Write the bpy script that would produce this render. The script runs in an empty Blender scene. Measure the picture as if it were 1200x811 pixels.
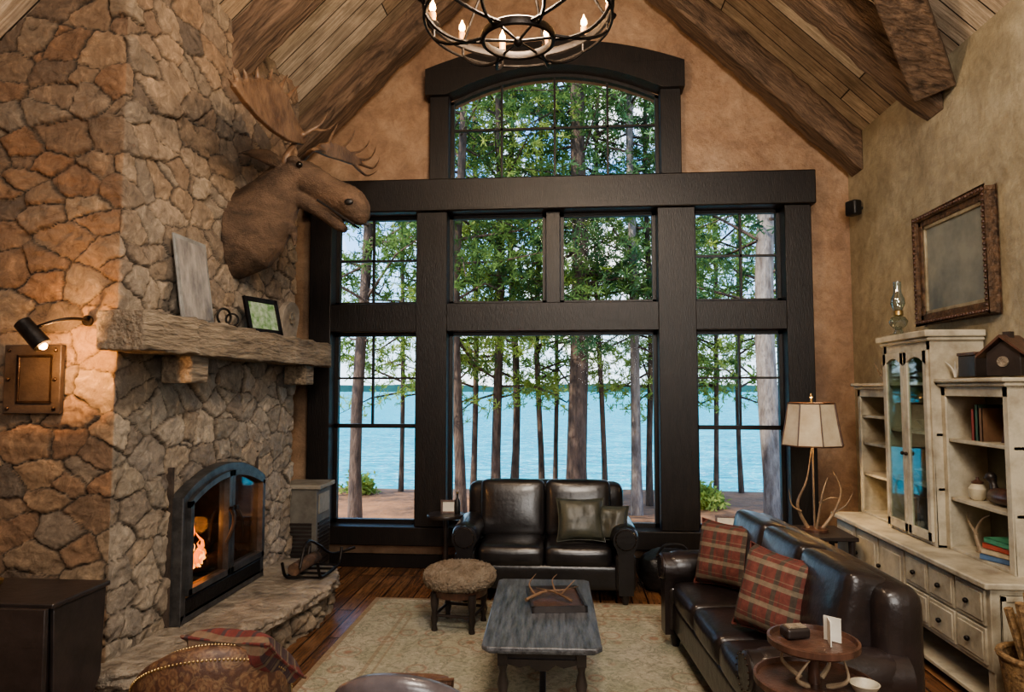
import bpy,bmesh,math,random
import numpy as np
from mathutils import Vector,Matrix,noise,geometry
R=math.radians; V=Vector
SC=bpy.context.scene; COL=SC.collection
random.seed(7); rng=np.random.RandomState(5)
# ---------------------------------------------------------------- camera
F=800.; PITCH=R(3.54); YAW=R(4.65); EYE=V((0,0,1.75))
cam=bpy.data.cameras.new('camera'); co=bpy.data.objects.new('camera',cam); COL.objects.link(co)
cam.lens=24; cam.sensor_width=36; cam.clip_end=3000
co.location=EYE; co.rotation_euler=(R(90)+PITCH,0,YAW); SC.camera=co
fw=V((-math.sin(YAW)*math.cos(PITCH),math.cos(YAW)*math.cos(PITCH),math.sin(PITCH)))
rt=V((math.cos(YAW),math.sin(YAW),0)); up=rt.cross(fw)
def ray(px,py): return fw+rt*((px-600)/F)+up*((405.5-py)/F)
def onX(px,py,X): d=ray(px,py); return EYE+d*(X/d.x)
def onY(px,py,Y): d=ray(px,py); return EYE+d*(Y/d.y)
def onZ(px,py,Z): d=ray(px,py); return EYE+d*((Z-EYE.z)/d.z)
# ---------------------------------------------------------------- materials
def nt(name):
    m=bpy.data.materials.new(name); m.use_nodes=True; t=m.node_tree
    return m,t,t.nodes['Principled BSDF']
def c4(c): return (c[0],c[1],c[2],1)
def ramp(t,fac,stops,const=False):
    r=t.nodes.new('ShaderNodeValToRGB'); e=r.color_ramp.elements
    while len(e)>1: e.remove(e[-1])
    e[0].position=stops[0][0]; e[0].color=c4(stops[0][1])
    for p,c in stops[1:]:
        x=e.new(p); x.color=c4(c)
    if const: r.color_ramp.interpolation='CONSTANT'
    t.links.new(fac,r.inputs[0]); return r.outputs[0]
def coords(t,stretch=(1,1,1),rot=(0,0,0)):
    tc=t.nodes.new('ShaderNodeTexCoord'); m0=t.nodes.new('ShaderNodeMapping'); mp=t.nodes.new('ShaderNodeMapping')
    m0.inputs['Rotation'].default_value=rot; mp.inputs['Scale'].default_value=stretch
    t.links.new(tc.outputs['Object'],m0.inputs[0]); t.links.new(m0.outputs[0],mp.inputs[0]); return mp.outputs[0]
def noi(t,vec,scale,detail=5,rough=.6,dist=0):
    n=t.nodes.new('ShaderNodeTexNoise'); n.inputs['Scale'].default_value=scale; n.inputs['Detail'].default_value=detail
    n.inputs['Roughness'].default_value=rough; n.inputs['Distortion'].default_value=dist; t.links.new(vec,n.inputs[0]); return n.outputs[0]
def mth(t,op,a,b):
    q=t.nodes.new('ShaderNodeMath'); q.operation=op
    for i,x in enumerate((a,b)):
        if x is None: continue
        if isinstance(x,(int,float)): q.inputs[i].default_value=x
        else: t.links.new(x,q.inputs[i])
    return q.outputs[0]
def mixc(t,fac,a,b,mode='MIX'):
    m=t.nodes.new('ShaderNodeMix'); m.data_type='RGBA'; m.blend_type=mode
    if isinstance(fac,(int,float)): m.inputs[0].default_value=fac
    else: t.links.new(fac,m.inputs[0])
    for i,x in ((6,a),(7,b)):
        if isinstance(x,tuple): m.inputs[i].default_value=c4(x)
        else: t.links.new(x,m.inputs[i])
    return m.outputs[2]
def bump(t,p,h,s,d=.02):
    b=t.nodes.new('ShaderNodeBump'); b.inputs['Strength'].default_value=s; b.inputs['Distance'].default_value=d
    t.links.new(h,b.inputs['Height']); t.links.new(b.outputs[0],p.inputs['Normal'])
def MT(name,c1,c2=None,scale=6,rough=.6,metal=0,bmp=.25,bs=None,st=(1,1,1),dist=0,coat=0,lo=.35,hi=.65,bd=.01,rot=(0,0,0)):
    m,t,p=nt(name); c2=c2 or tuple(x*.7 for x in c1); v=coords(t,st,rot); n=noi(t,v,scale,6,.65,dist)
    t.links.new(ramp(t,n,[(lo,c1),(hi,c2)]),p.inputs['Base Color'])
    p.inputs['Roughness'].default_value=rough; p.inputs['Metallic'].default_value=metal; p.inputs['Coat Weight'].default_value=coat
    p.inputs['Coat Roughness'].default_value=.18
    if bmp: bump(t,p,noi(t,v,bs or scale*4,6),bmp,bd)
    return m
def EM(name,c,s):
    m,t,p=nt(name); p.inputs['Base Color'].default_value=c4(c); p.inputs['Emission Color'].default_value=c4(c); p.inputs['Emission Strength'].default_value=s; return m
def glassm(name,tint=(1,1,1),g=.06):
    m=bpy.data.materials.new(name); m.use_nodes=True; t=m.node_tree; t.nodes.clear()
    o=t.nodes.new('ShaderNodeOutputMaterial'); a=t.nodes.new('ShaderNodeBsdfTransparent'); b=t.nodes.new('ShaderNodeBsdfGlossy'); x=t.nodes.new('ShaderNodeMixShader')
    a.inputs[0].default_value=c4(tint); b.inputs['Roughness'].default_value=.03; x.inputs[0].default_value=g
    t.links.new(a.outputs[0],x.inputs[1]); t.links.new(b.outputs[0],x.inputs[2]); t.links.new(x.outputs[0],o.inputs[0]); return m
def planks(name,cols,bw,rh,rough,mort,grain=(1,12,1),bmp=.5,rot=0,ms=.006):
    m,t,p=nt(name); v=coords(t,(1,1,1),(0,0,rot))
    b=t.nodes.new('ShaderNodeTexBrick'); b.inputs['Scale'].default_value=1; b.inputs['Brick Width'].default_value=bw; b.inputs['Row Height'].default_value=rh
    b.inputs['Mortar Size'].default_value=ms; b.inputs['Color1'].default_value=(0,0,0,1); b.inputs['Color2'].default_value=(1,1,1,1); b.inputs['Mortar'].default_value=(.5,.5,.5,1)
    b.offset=.37; b.offset_frequency=2; t.links.new(v,b.inputs[0])
    base=ramp(t,b.outputs[0],[(i/(len(cols)-1),c) for i,c in enumerate(cols)])
    g=noi(t,coords(t,grain,(0,0,rot)),3,8,.7,.4)
    base=mixc(t,.9,base,ramp(t,g,[(.3,(.35,.3,.26)),(.7,(1.35,1.3,1.25))]),'MULTIPLY')
    base=mixc(t,.6,base,ramp(t,noi(t,v,2.5,6,.7,.6),[(.35,(.5,.48,.46)),(.65,(1.25,1.25,1.25))]),'MULTIPLY')
    base=mixc(t,b.outputs[1],base,mort); t.links.new(base,p.inputs['Base Color']); p.inputs['Roughness'].default_value=rough
    bump(t,p,mth(t,'SUBTRACT',g,b.outputs[1]),bmp,.01)
    return m
def plaid(name,base,a,b,k=9.,axes=('X','Z')):
    m,t,p=nt(name); v=coords(t); s=t.nodes.new('ShaderNodeSeparateXYZ'); t.links.new(v,s.inputs[0]); c=base
    for i,ax in enumerate(axes):
        f=mth(t,'FRACT',mth(t,'MULTIPLY',s.outputs[ax],k),None)
        st=ramp(t,f,[(0,(0,0,0)),(.3,(.75,.75,.75)),(.55,(0,0,0)),(.74,(.5,.5,.5)),(.78,(0,0,0))],True)
        c=mixc(t,st,c,a if i==0 else b)
    n=noi(t,v,30,4); c=mixc(t,.6,c,ramp(t,n,[(.3,(.5,.5,.5)),(.7,(1.3,1.3,1.3))]),'MULTIPLY')
    t.links.new(c,p.inputs['Base Color']); p.inputs['Roughness'].default_value=.95; bump(t,p,noi(t,v,180),.3,.003); return m
def stone_mat(name,cols,mort,pale=None):
    m,t,p=nt(name); at=t.nodes.new('ShaderNodeAttribute'); at.attribute_name='Col'
    s=t.nodes.new('ShaderNodeSeparateColor'); t.links.new(at.outputs['Color'],s.inputs[0]); v=coords(t)
    base=ramp(t,s.outputs[0],[(i/(len(cols)-1),c) for i,c in enumerate(cols)])
    if pale: base=mixc(t,s.outputs[2],base,ramp(t,s.outputs[0],[(i/(len(pale)-1),c) for i,c in enumerate(pale)]))
    n=noi(t,v,10,13,.8,.8); base=mixc(t,1.,base,ramp(t,n,[(.32,(.32,.29,.27)),(.44,(.85,.82,.8)),(.54,(1.1,1.06,1.02)),(.68,(1.9,1.8,1.65))]),'MULTIPLY')
    base=mixc(t,s.outputs[1],mort,base); t.links.new(base,p.inputs['Base Color']); p.inputs['Roughness'].default_value=.7
    bump(t,p,noi(t,v,17,14,.82,.4),.9,.05)
    return m
mStone=stone_mat('fieldstone',[(.38,.215,.12),(.23,.17,.125),(.46,.3,.18),(.31,.25,.19),(.38,.235,.14),(.18,.145,.115),(.42,.32,.22),(.33,.2,.12)],(.06,.046,.035),[(.4,.34,.265),(.28,.25,.21),(.52,.45,.36),(.37,.33,.28),(.44,.36,.27),(.23,.2,.175),(.54,.47,.38),(.36,.3,.24)])
mHearth=stone_mat('hearth_stone',[(.4,.33,.25),(.3,.25,.19),(.46,.4,.31),(.26,.23,.19)],(.045,.035,.028))
mSlab=MT('hearth_slab_stone',(.4,.34,.27),(.17,.14,.11),5,.5,bmp=1.,bs=12,bd=.06,dist=.8)
def plaster(name,a,b,c):
    m,t,p=nt(name); v=coords(t); n=noi(t,v,1.6,8,.65,.5)
    t.links.new(mixc(t,.7,ramp(t,n,[(.3,a),(.5,b),(.72,c)]),ramp(t,noi(t,v,7,10,.8,.5),[(.3,(.45,.41,.38)),(.7,(1.4,1.36,1.3))]),'MULTIPLY'),p.inputs['Base Color'])
    p.inputs['Roughness'].default_value=.48; bump(t,p,noi(t,v,7,8,.65),.6,.03); return m
mPlB=plaster('umber_plaster',(.23,.14,.09),(.34,.22,.14),(.46,.33,.23))
mPlR=plaster('olive_gold_plaster',(.27,.235,.165),(.36,.32,.23),(.46,.42,.32))
mDark=MT('dark_stained_wood',(.016,.011,.0095),(.007,.0055,.005),5,.4,st=(6,6,1),bmp=.3)
def beamm(n,ry): return MT(n,(.25,.165,.11),(.055,.035,.024),3,.8,st=(.8,8,6),bmp=1.,bs=5,bd=.04,dist=.9,rot=(0,ry,0),lo=.32,hi=.66)
mBeamR=beamm('weathered_beam',R(-44)); mBeamL=beamm('weathered_beam',R(44)); mBeam=beamm('weathered_beam',0)
mMant=MT('weathered_mantel_timber',(.42,.34,.25),(.12,.095,.07),3,.75,st=(7,1,7),bmp=1.,bs=5,bd=.05,dist=.8,lo=.3,hi=.68)
mCeil=planks('barn_board_ceiling',[(.46,.38,.29),(.6,.55,.46),(.31,.25,.19),(.52,.45,.36),(.38,.29,.2)],2.2,.2,.85,(.03,.022,.016),(1,14,1),.7)
mFloor=planks('plank_floor',[(.2,.1,.05),(.29,.16,.085),(.15,.075,.04),(.25,.13,.07)],1.6,.13,.18,(.02,.01,.008),(1.2,14,1),.2,R(90))
mIron=MT('wrought_iron',(.03,.026,.024),(.012,.01,.01),12,.45,.7,bmp=.3)
mGun=MT('gunmetal_door',(.15,.15,.155),(.07,.07,.072),10,.38,.7,bmp=.2)
mIronB=MT('bronze_iron',(.09,.06,.043),(.03,.02,.016),9,.4,.8,bmp=.3)
mPlate=MT('dull_bronze_plate',(.08,.062,.052),(.04,.03,.026),7,.6,.4,bmp=.4)
mLea=MT('black_leather',(.023,.021,.023),(.01,.009,.01),3,.3,bmp=.35,bs=22,bd=.01,coat=.35)
mLeaB=MT('dark_brown_leather',(.03,.021,.021),(.012,.01,.01),3,.33,bmp=.4,bs=16,bd=.012,coat=.3)
mLeaG=MT('mauve_grey_leather',(.13,.115,.125),(.06,.05,.055),3,.3,bmp=.3,bs=22,bd=.008,coat=.4)
mLeaR=MT('worn_brown_leather',(.15,.075,.043),(.05,.025,.017),5,.36,bmp=.5,bs=30,bd=.01)
def tapestry():
    m,t,p=nt('brown_tapestry'); v=coords(t); vo=t.nodes.new('ShaderNodeTexVoronoi'); vo.inputs['Scale'].default_value=22; t.links.new(v,vo.inputs[0])
    c=ramp(t,vo.outputs[0],[(.1,(.2,.12,.065)),(.3,(.1,.05,.03)),(.45,(.15,.08,.045)),(.6,(.075,.037,.025))]); c=mixc(t,ramp(t,noi(t,v,11,4,.6,2),[(.52,(0,0,0)),(.56,(.45,.45,.45)),(.63,(0,0,0))]),c,(.24,.16,.09))
    t.links.new(c,p.inputs['Base Color']); p.inputs['Roughness'].default_value=.5; bump(t,p,noi(t,v,70),.4,.006); return m
mTap=tapestry()
mCream=MT('antique_cream_paint',(.52,.47,.36),(.26,.22,.16),5,.5,bmp=.3,bs=25,lo=.4,hi=.7)
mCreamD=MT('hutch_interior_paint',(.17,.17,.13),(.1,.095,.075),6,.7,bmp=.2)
mTab=MT('distressed_blue_black_tabletop',(.13,.135,.15),(.035,.035,.04),4,.3,st=(9,1,9),bmp=.35,bs=12,coat=.2)
mTabD=MT('black_brown_table_paint',(.04,.03,.028),(.02,.016,.015),6,.35,bmp=.2)
mFur=MT('moose_fur',(.15,.095,.062),(.05,.032,.022),5,.65,st=(1,1,1.6),bmp=.9,bs=70,bd=.015,dist=.5)
mAnt=MT('antler_bone',(.23,.145,.09),(.085,.05,.032),9,.4,bmp=.5,bs=25)
mAntL=MT('pale_antler',(.4,.31,.21),(.2,.14,.09),14,.5,bmp=.3)
mAntD=MT('lamp_antler',(.27,.19,.12),(.12,.08,.05),14,.45,bmp=.3)
mShear=MT('shearling',(.42,.35,.27),(.27,.2,.14),14,.95,bmp=1.,bs=110,bd=.03)
mShade=MT('hide_lampshade',(.66,.57,.42),(.5,.4,.27),6,.7,bmp=.3)
mOlive=MT('olive_leather_cushion',(.08,.083,.062),(.038,.039,.032),5,.4,bmp=.3)
mWhite=MT('white_card',(.7,.67,.6),(.55,.52,.45),8,.7,bmp=.1)
mRedW=MT('walnut_red_stain',(.12,.06,.042),(.05,.027,.02),5,.28,st=(4,4,1),bmp=.2)
mGold=MT('brass_nailhead',(.5,.35,.16),(.3,.2,.09),9,.35,.9,bmp=.1)
mGrey=MT('grey_louvre_paint',(.17,.16,.14),(.09,.08,.07),6,.6,bmp=.2)
mGreyT=MT('grey_cabinet_top',(.32,.29,.24),(.2,.18,.15),6,.6,bmp=.2)
mBlk=MT('black_vinyl',(.02,.02,.022),(.01,.01,.011),8,.4,bmp=.4)
mGl=glassm('window_glass',(1,1,1),.0008); mGl2=glassm('cabinet_glass',(.85,.92,.9),.13); mGl3=glassm('fire_glass',(.75,.73,.7),.14)
mWick=MT('wicker',(.36,.23,.11),(.12,.07,.035),40,.8,bmp=.8,bs=60)
mPl1=plaid('red_plaid_wool',(.14,.045,.036),(.05,.055,.042),(.2,.165,.115),10.)
mPl2=plaid('dark_patterned_throw',(.13,.03,.026),(.035,.035,.04),(.17,.125,.08),16.)
mFlame=EM('flame',(1.,.3,.05),2.6); mFlame2=EM('flame_core',(1.,.5,.14),4.2); mBulb=EM('bulb_glow',(1.,.55,.2),26); mWax=EM('candle_sleeve',(.75,.36,.12),.5)
mSoot=MT('firebrick_soot',(.09,.065,.05),(.03,.022,.018),9,.9,bmp=.4)
# ---------------------------------------------------------------- builders
def T(x=0,y=0,z=0,rx=0,ry=0,rz=0): return Matrix.Translation((x,y,z))@Matrix.Rotation(R(rz),4,'Z')@Matrix.Rotation(R(ry),4,'Y')@Matrix.Rotation(R(rx),4,'X')
def wm(o): return (wm(o.parent) if o.parent else Matrix())@o.matrix_basis
class B:
    def __init__(s): s.v=[]; s.f=[]
    def add(s,vs,fs,mx=None):
        n=len(s.v); s.v+=[(mx@V(v)) if mx else V(v) for v in vs]; s.f+=[[i+n for i in f] for f in fs]; return s
    def box(s,x0,x1,y0,y1,z0,z1,mx=None):
        return s.add([(x,y,z) for x in (x0,x1) for y in (y0,y1) for z in (z0,z1)],[(0,1,3,2),(4,6,7,5),(0,4,5,1),(2,3,7,6),(0,2,6,4),(1,5,7,3)],mx)
    def cb(s,c,sz,mx=None): return s.box(c[0]-sz[0]/2,c[0]+sz[0]/2,c[1]-sz[1]/2,c[1]+sz[1]/2,c[2]-sz[2]/2,c[2]+sz[2]/2,mx)
    def tube(s,pts,r,n=10,mx=None,flat=1):
        pts=[V(p) for p in pts]; rr=r if isinstance(r,(list,tuple)) else [r]*len(pts); vs=[];fs=[]; ref=None
        for i,p in enumerate(pts):
            t=(pts[min(i+1,len(pts)-1)]-pts[max(i-1,0)]).normalized()
            if ref is None: ref=t.orthogonal().normalized()
            else:
                ref=(ref-t*ref.dot(t)); ref=ref.normalized() if ref.length>1e-6 else t.orthogonal().normalized()
            b=t.cross(ref)
            for k in range(n):
                a=2*math.pi*k/n; vs.append(p+(ref*math.cos(a)+b*math.sin(a)*flat)*rr[i])
        for i in range(len(pts)-1):
            for k in range(n): fs.append((i*n+k,i*n+(k+1)%n,(i+1)*n+(k+1)%n,(i+1)*n+k))
        fs.append(tuple(range(n))[::-1]); fs.append(tuple((len(pts)-1)*n+k for k in range(n))); return s.add(vs,fs,mx)
    def lathe(s,prof,mx=None,n=24):
        vs=[];fs=[]
        for r,z in prof:
            for k in range(n): a=2*math.pi*k/n; vs.append((r*math.cos(a),r*math.sin(a),z))
        for i in range(len(prof)-1):
            for k in range(n): fs.append((i*n+k,i*n+(k+1)%n,(i+1)*n+(k+1)%n,(i+1)*n+k))
        fs.append(tuple(range(n))[::-1]); fs.append(tuple((len(prof)-1)*n+k for k in range(n))); return s.add(vs,fs,mx)
    def ring(s,r,rad,mx=None,n=48,m=8,flat=1):
        vs=[];fs=[]
        for i in range(n):
            a=2*math.pi*i/n
            for k in range(m):
                b=2*math.pi*k/m; q=r+rad*math.cos(b); vs.append((q*math.cos(a),q*math.sin(a),rad*flat*math.sin(b)))
        for i in range(n):
            for k in range(m): fs.append((i*m+k,((i+1)%n)*m+k,((i+1)%n)*m+(k+1)%m,i*m+(k+1)%m))
        return s.add(vs,fs,mx)
    def ball(s,c,rx,ry=None,rz=None,n=14,mx=None):
        ry=ry or rx; rz=rz or rx; m=n//2+2; vs=[];fs=[]
        for i in range(m+1):
            p=math.pi*(i+.02)/(m+.04)
            for k in range(n): a=2*math.pi*k/n; vs.append((c[0]+rx*math.sin(p)*math.cos(a),c[1]+ry*math.sin(p)*math.sin(a),c[2]-rz*math.cos(p)))
        for i in range(m):
            for k in range(n): fs.append((i*n+k,i*n+(k+1)%n,(i+1)*n+(k+1)%n,(i+1)*n+k))
        fs.append(tuple(range(n))[::-1]); fs.append(tuple(m*n+k for k in range(n))); return s.add(vs,fs,mx)
    def prism(s,poly,fn,d0,d1):
        n=len(poly); vs=[fn(u,w,d0) for u,w in poly]+[fn(u,w,d1) for u,w in poly]
        tri=geometry.tessellate_polygon([[V((u,w,0)) for u,w in poly]])
        fs=[tuple(t) for t in tri]+[tuple(i+n for i in t[::-1]) for t in tri]+[(i,(i+1)%n,n+(i+1)%n,n+i) for i in range(n)]
        return s.add(vs,fs)
    def rbox(s,c,sz,r,puff=(0,0,0),mx=None,m=6):
        h=[x/2 for x in sz]; r=min(r,min(h)*.98)
        def ax(k):
            H=h[k]; a=[-H,-H+.12*r,-H+.4*r,-H+r]; mid=[-H+r+(2*H-2*r)*i/m for i in range(1,m)]; return a+mid+[-x for x in a[::-1]]
        A=[ax(0),ax(1),ax(2)]; vs=[];fs=[]
        def sh(p):
            q=[max(-(h[i]-r),min(h[i]-r,p[i])) for i in range(3)]; d=V([p[i]-q[i] for i in range(3)])
            if d.length>1e-9: d=d.normalized()*r
            o=[q[i]+d[i] for i in range(3)]; u=[o[i]/h[i] for i in range(3)]
            for i in range(3):
                j,k=(i+1)%3,(i+2)%3; o[i]+=puff[i]*u[i]*(1-u[j]**2)*(1-u[k]**2)
            return (o[0]+c[0],o[1]+c[1],o[2]+c[2])
        for i in range(3):
            j,k=(i+1)%3,(i+2)%3
            for sg in (-1,1):
                b=len(vs)
                for a in A[j]:
                    for e in A[k]:
                        p=[0,0,0]; p[i]=sg*h[i]; p[j]=a; p[k]=e; vs.append(sh(p))
                nk=len(A[k])
                for x in range(len(A[j])-1):
                    for y in range(nk-1):
                        q=(b+x*nk+y,b+(x+1)*nk+y,b+(x+1)*nk+y+1,b+x*nk+y+1); fs.append(q if sg>0 else q[::-1])
        return s.add(vs,fs,mx)
    def pillow(s,w,h,t,mx=None,n=14):
        vs=[];fs=[]
        for sg in (-1,1):
            b=len(vs)
            for i in range(n+1):
                for j in range(n+1):
                    u=-1+2*i/n; v=-1+2*j/n; th=t/2*max(0,(1-u**4))**.5*max(0,(1-v**4))**.5
                    th+=.006*noise.noise((u*3,v*3,w*9+sg))*(1-u*u)*(1-v*v)*3
                    pin=1-.11*(1-abs(v)**2)*abs(u)**3; pin2=1-.11*(1-abs(u)**2)*abs(v)**3
                    vs.append((u*w/2*pin,sg*th,v*h/2*pin2))
            for i in range(n):
                for j in range(n):
                    q=(b+i*(n+1)+j,b+(i+1)*(n+1)+j,b+(i+1)*(n+1)+j+1,b+i*(n+1)+j+1); fs.append(q if sg<0 else q[::-1])
        return s.add(vs,fs,mx)
    def go(s,name,m,parent=None,world=False,bev=0,smooth=True,origin=None,remesh=0,sub=0,ang=38):
        vs=s.v
        if world and parent: inv=wm(parent).inverted(); vs=[inv@v for v in vs]
        loc=None
        if origin=='base':
            xs=[v.x for v in vs];ys=[v.y for v in vs];zs=[v.z for v in vs]; loc=V(((min(xs)+max(xs))/2,(min(ys)+max(ys))/2,min(zs))); vs=[v-loc for v in vs]
        me=bpy.data.meshes.new(name); me.from_pydata([tuple(v) for v in vs],[],s.f)
        bm=bmesh.new(); bm.from_mesh(me); bmesh.ops.remove_doubles(bm,verts=bm.verts,dist=1e-5); bmesh.ops.recalc_face_normals(bm,faces=bm.faces); bm.to_mesh(me); bm.free()
        if smooth:
            me.polygons.foreach_set('use_smooth',[True]*len(me.polygons)); me.set_sharp_from_angle(angle=R(ang))
        me.materials.append(m); o=bpy.data.objects.new(name,me); COL.objects.link(o)
        if loc: o.location=loc
        if parent: o.parent=parent
        if bev:
            b=o.modifiers.new('bevel','BEVEL'); b.width=bev; b.segments=2; b.limit_method='ANGLE'
        if remesh:
            b=o.modifiers.new('remesh','REMESH'); b.mode='VOXEL'; b.voxel_size=remesh; b.use_smooth_shade=True
            b=o.modifiers.new('smooth','SMOOTH'); b.iterations=3; b.factor=.5
        return o
def tag(o,label,cat,group=None,kind=None):
    o['label']=label
    if cat: o['category']=cat
    if group: o['group']=group
    if kind: o['kind']=kind
    return o
def thing(name,label,cat,loc=(0,0,0),rz=0,group=None):
    o=bpy.data.objects.new(name,None); o.empty_display_size=.1; COL.objects.link(o); o.location=loc; o.rotation_euler=(0,0,R(rz)); return tag(o,label,cat,group)
def struct(b,name,m,label,cat='structure',**k): return tag(b.go(name,m,**k),label,cat,kind='structure')
def single(b,name,m,label,cat,group=None,**k): return tag(b.go(name,m,origin='base',**k),label,cat,group)
def arc(p0,p1,p2,n=10):
    p0,p1,p2=V(p0),V(p1),V(p2); return [(1-t)**2*p0+2*t*(1-t)*p1+t*t*p2 for t in [i/n for i in range(n+1)]]
def crv(pts,n=6):
    pts=[V(p) for p in pts]; out=[]
    for i in range(len(pts)-1):
        a=pts[max(i-1,0)];b=pts[i];c=pts[i+1];d=pts[min(i+2,len(pts)-1)]
        for k in range(n):
            t=k/n; out.append(.5*((2*b)+(c-a)*t+(2*a-5*b+4*c-d)*t*t+(3*b-a-3*c+d)*t**3))
    return out+[pts[-1]]
# ---------------------------------------------------------------- room shell
YB=6.7; XR=2.7; XL=-3.4; RX=-.12; RZ=6.84; SL=.97; Y0=-4.
def roofz(x): return RZ-SL*abs(x-RX)
struct(B().box(XL-.2,XR+.2,Y0,YB+.2,-.15,0),'floor',mFloor,'polished reddish brown plank floor around the rug','floor')
struct(B().box(XR,XR+.2,Y0,YB+.2,0,roofz(XR)+.1),'wall_right',mPlR,'golden plaster wall behind the cream hutch','wall')
struct(B().box(XL-.2,XL,Y0,YB+.2,0,roofz(XL)+.2),'wall_left',mPlB,'brown plaster wall behind the stone chimney','wall')
struct(B().prism([(XL-.2,0),(XR+.2,0),(XR+.2,roofz(XR)+.1),(RX,RZ+.1),(XL-.2,roofz(XL)+.1)],lambda u,w,d:(u,d,w),Y0-.2,Y0),'wall_front',mPlB,'plaster gable wall behind the viewer','wall')
for nm,sg in (('left',-1),('right',1)):
    xe=(XL-.25) if sg<0 else (XR+.25); L=math.hypot(xe-RX,SL*(xe-RX))
    o=B().box(0,L,Y0,YB+.2,0,.15).go('ceiling_'+nm,mCeil); a=math.atan(SL)
    o.location=(RX,0,RZ); o.rotation_euler=(0,a,0) if sg>0 else (0,a,math.pi)
    if sg<0: 
        for v in o.data.vertices: v.co.y=-v.co.y
        o.data.flip_normals()
    tag(o,'barn board ceiling slope above the '+('stone chimney' if sg<0 else 'golden right wall'),'ceiling',kind='structure')
YF=6.62
wx=lambda px:onY(px,400,YF).x
wz=lambda py:onY(650,py,YF).z
xa,xb=wx(365),wx(951); zs0,zs1=wz(640),wz(618); zh0,zh1=wz(248),wz(210)
ax0,ax1=onY(527,130,YF).x,onY(773,130,YF).x; az0=wz(210); azs=wz(112); azp=wz(82)
def archz(x,zs,zp,x0=ax0,x1=ax1): u=(x-(x0+x1)/2)/((x1-x0)/2); return zs+(zp-zs)*(1-u*u)
b=B()
def seg(x0,x1,z0a,z0b,z1a,z1b): b.add([(x0,YB,z0a),(x1,YB,z0b),(x1,YB,z1b),(x0,YB,z1a),(x0,YB+.2,z0a),(x1,YB+.2,z0b),(x1,YB+.2,z1b),(x0,YB+.2,z1a)],[(0,1,2,3),(7,6,5,4),(0,4,5,1),(3,2,6,7),(0,3,7,4),(1,5,6,2)])
seg(XL,xa+.06,0,0,roofz(XL),roofz(xa+.06)); seg(xb-.06,XR,0,0,roofz(xb-.06),roofz(XR)); seg(xa+.06,xb-.06,0,0,zs1-.06,zs1-.06)
seg(xa+.06,ax0,zh1-.1,zh1-.1,roofz(xa+.06),roofz(ax0)); seg(ax1,xb-.06,zh1-.1,zh1-.1,roofz(ax1),roofz(xb-.06))
k=24
for i in range(k):
    p=ax0+(ax1-ax0)*i/k; q=ax0+(ax1-ax0)*(i+1)/k; seg(p,q,archz(p,azs,azp),archz(q,azs,azp),roofz(p)+.05,roofz(q)+.05)
struct(b,'wall_back',mPlB,'mottled umber plaster gable wall around the tall windows','wall',smooth=False)
tn=[0]
def trim(bb,label,bev=.006,m=None):
    tn[0]+=1; return struct(bb,'trim_%d'%tn[0],m or mDark,label,'trim',bev=bev)
YC0,YC1=6.6,6.84
trim(B().box(xa-.06,xb+.04,6.5,YC1,zh0,zh1),'dark timber header across the top of the main windows',.012)
zr0,zr1=wz(388),wz(355)
trim(B().box(xa,xb,6.56,YC1,zr0,zr1),'dark horizontal rail between upper and lower windows')
trim(B().box(xa-.03,xb+.03,6.5,YC1,zs0,zs1),'dark window sill ledge above the baseboard',.01)
P=[(wx(365),wx(390)),(wx(489),wx(525)),(wx(771),wx(815)),(wx(920),wx(951))]
for (p,q),l in zip(P,('leftmost dark jamb beside the chimney','dark post left of the large picture window','dark post right of the large picture window','rightmost dark jamb near the lamp')):
    trim(B().box(p,q,6.54,YC1,zs1,zh0),l)
xm0,xm1=wx(640),wx(657)
trim(B().box(xm0,xm1,6.6,YC1,zr1,zh0),'narrow dark mullion between the two upper centre windows')
for px0,px1,l in ((505,527,'left'),(773,797,'right')):
    p,q=onY(px0,150,YF).x,onY(px1,150,YF).x; trim(B().box(p,q,6.56,YC1,zh1,azs+.04),'dark '+l+' jamb of the arched window')
b=B(); la,lb=onY(501,90,YF).x,onY(800,90,YF).x; n=24; poly=[]
for i in range(n+1): x=la+(lb-la)*i/n; poly.append((x,archz(x,wz(82),wz(54),la,lb)))
for i in range(n+1): x=lb+(la-lb)*i/n; poly.append((x,min(archz(x,azs,azp,ax0,ax1) if ax0<=x<=ax1 else azs,9)))
b.prism(poly,lambda u,w,d:(u,d,w),6.5,6.84); trim(b,'heavy curved lintel over the arched window',.01)
trim(B().box(xa,xb,6.67,6.72,.0,.13),'low dark baseboard under the windows')
wn=[0]
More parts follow.
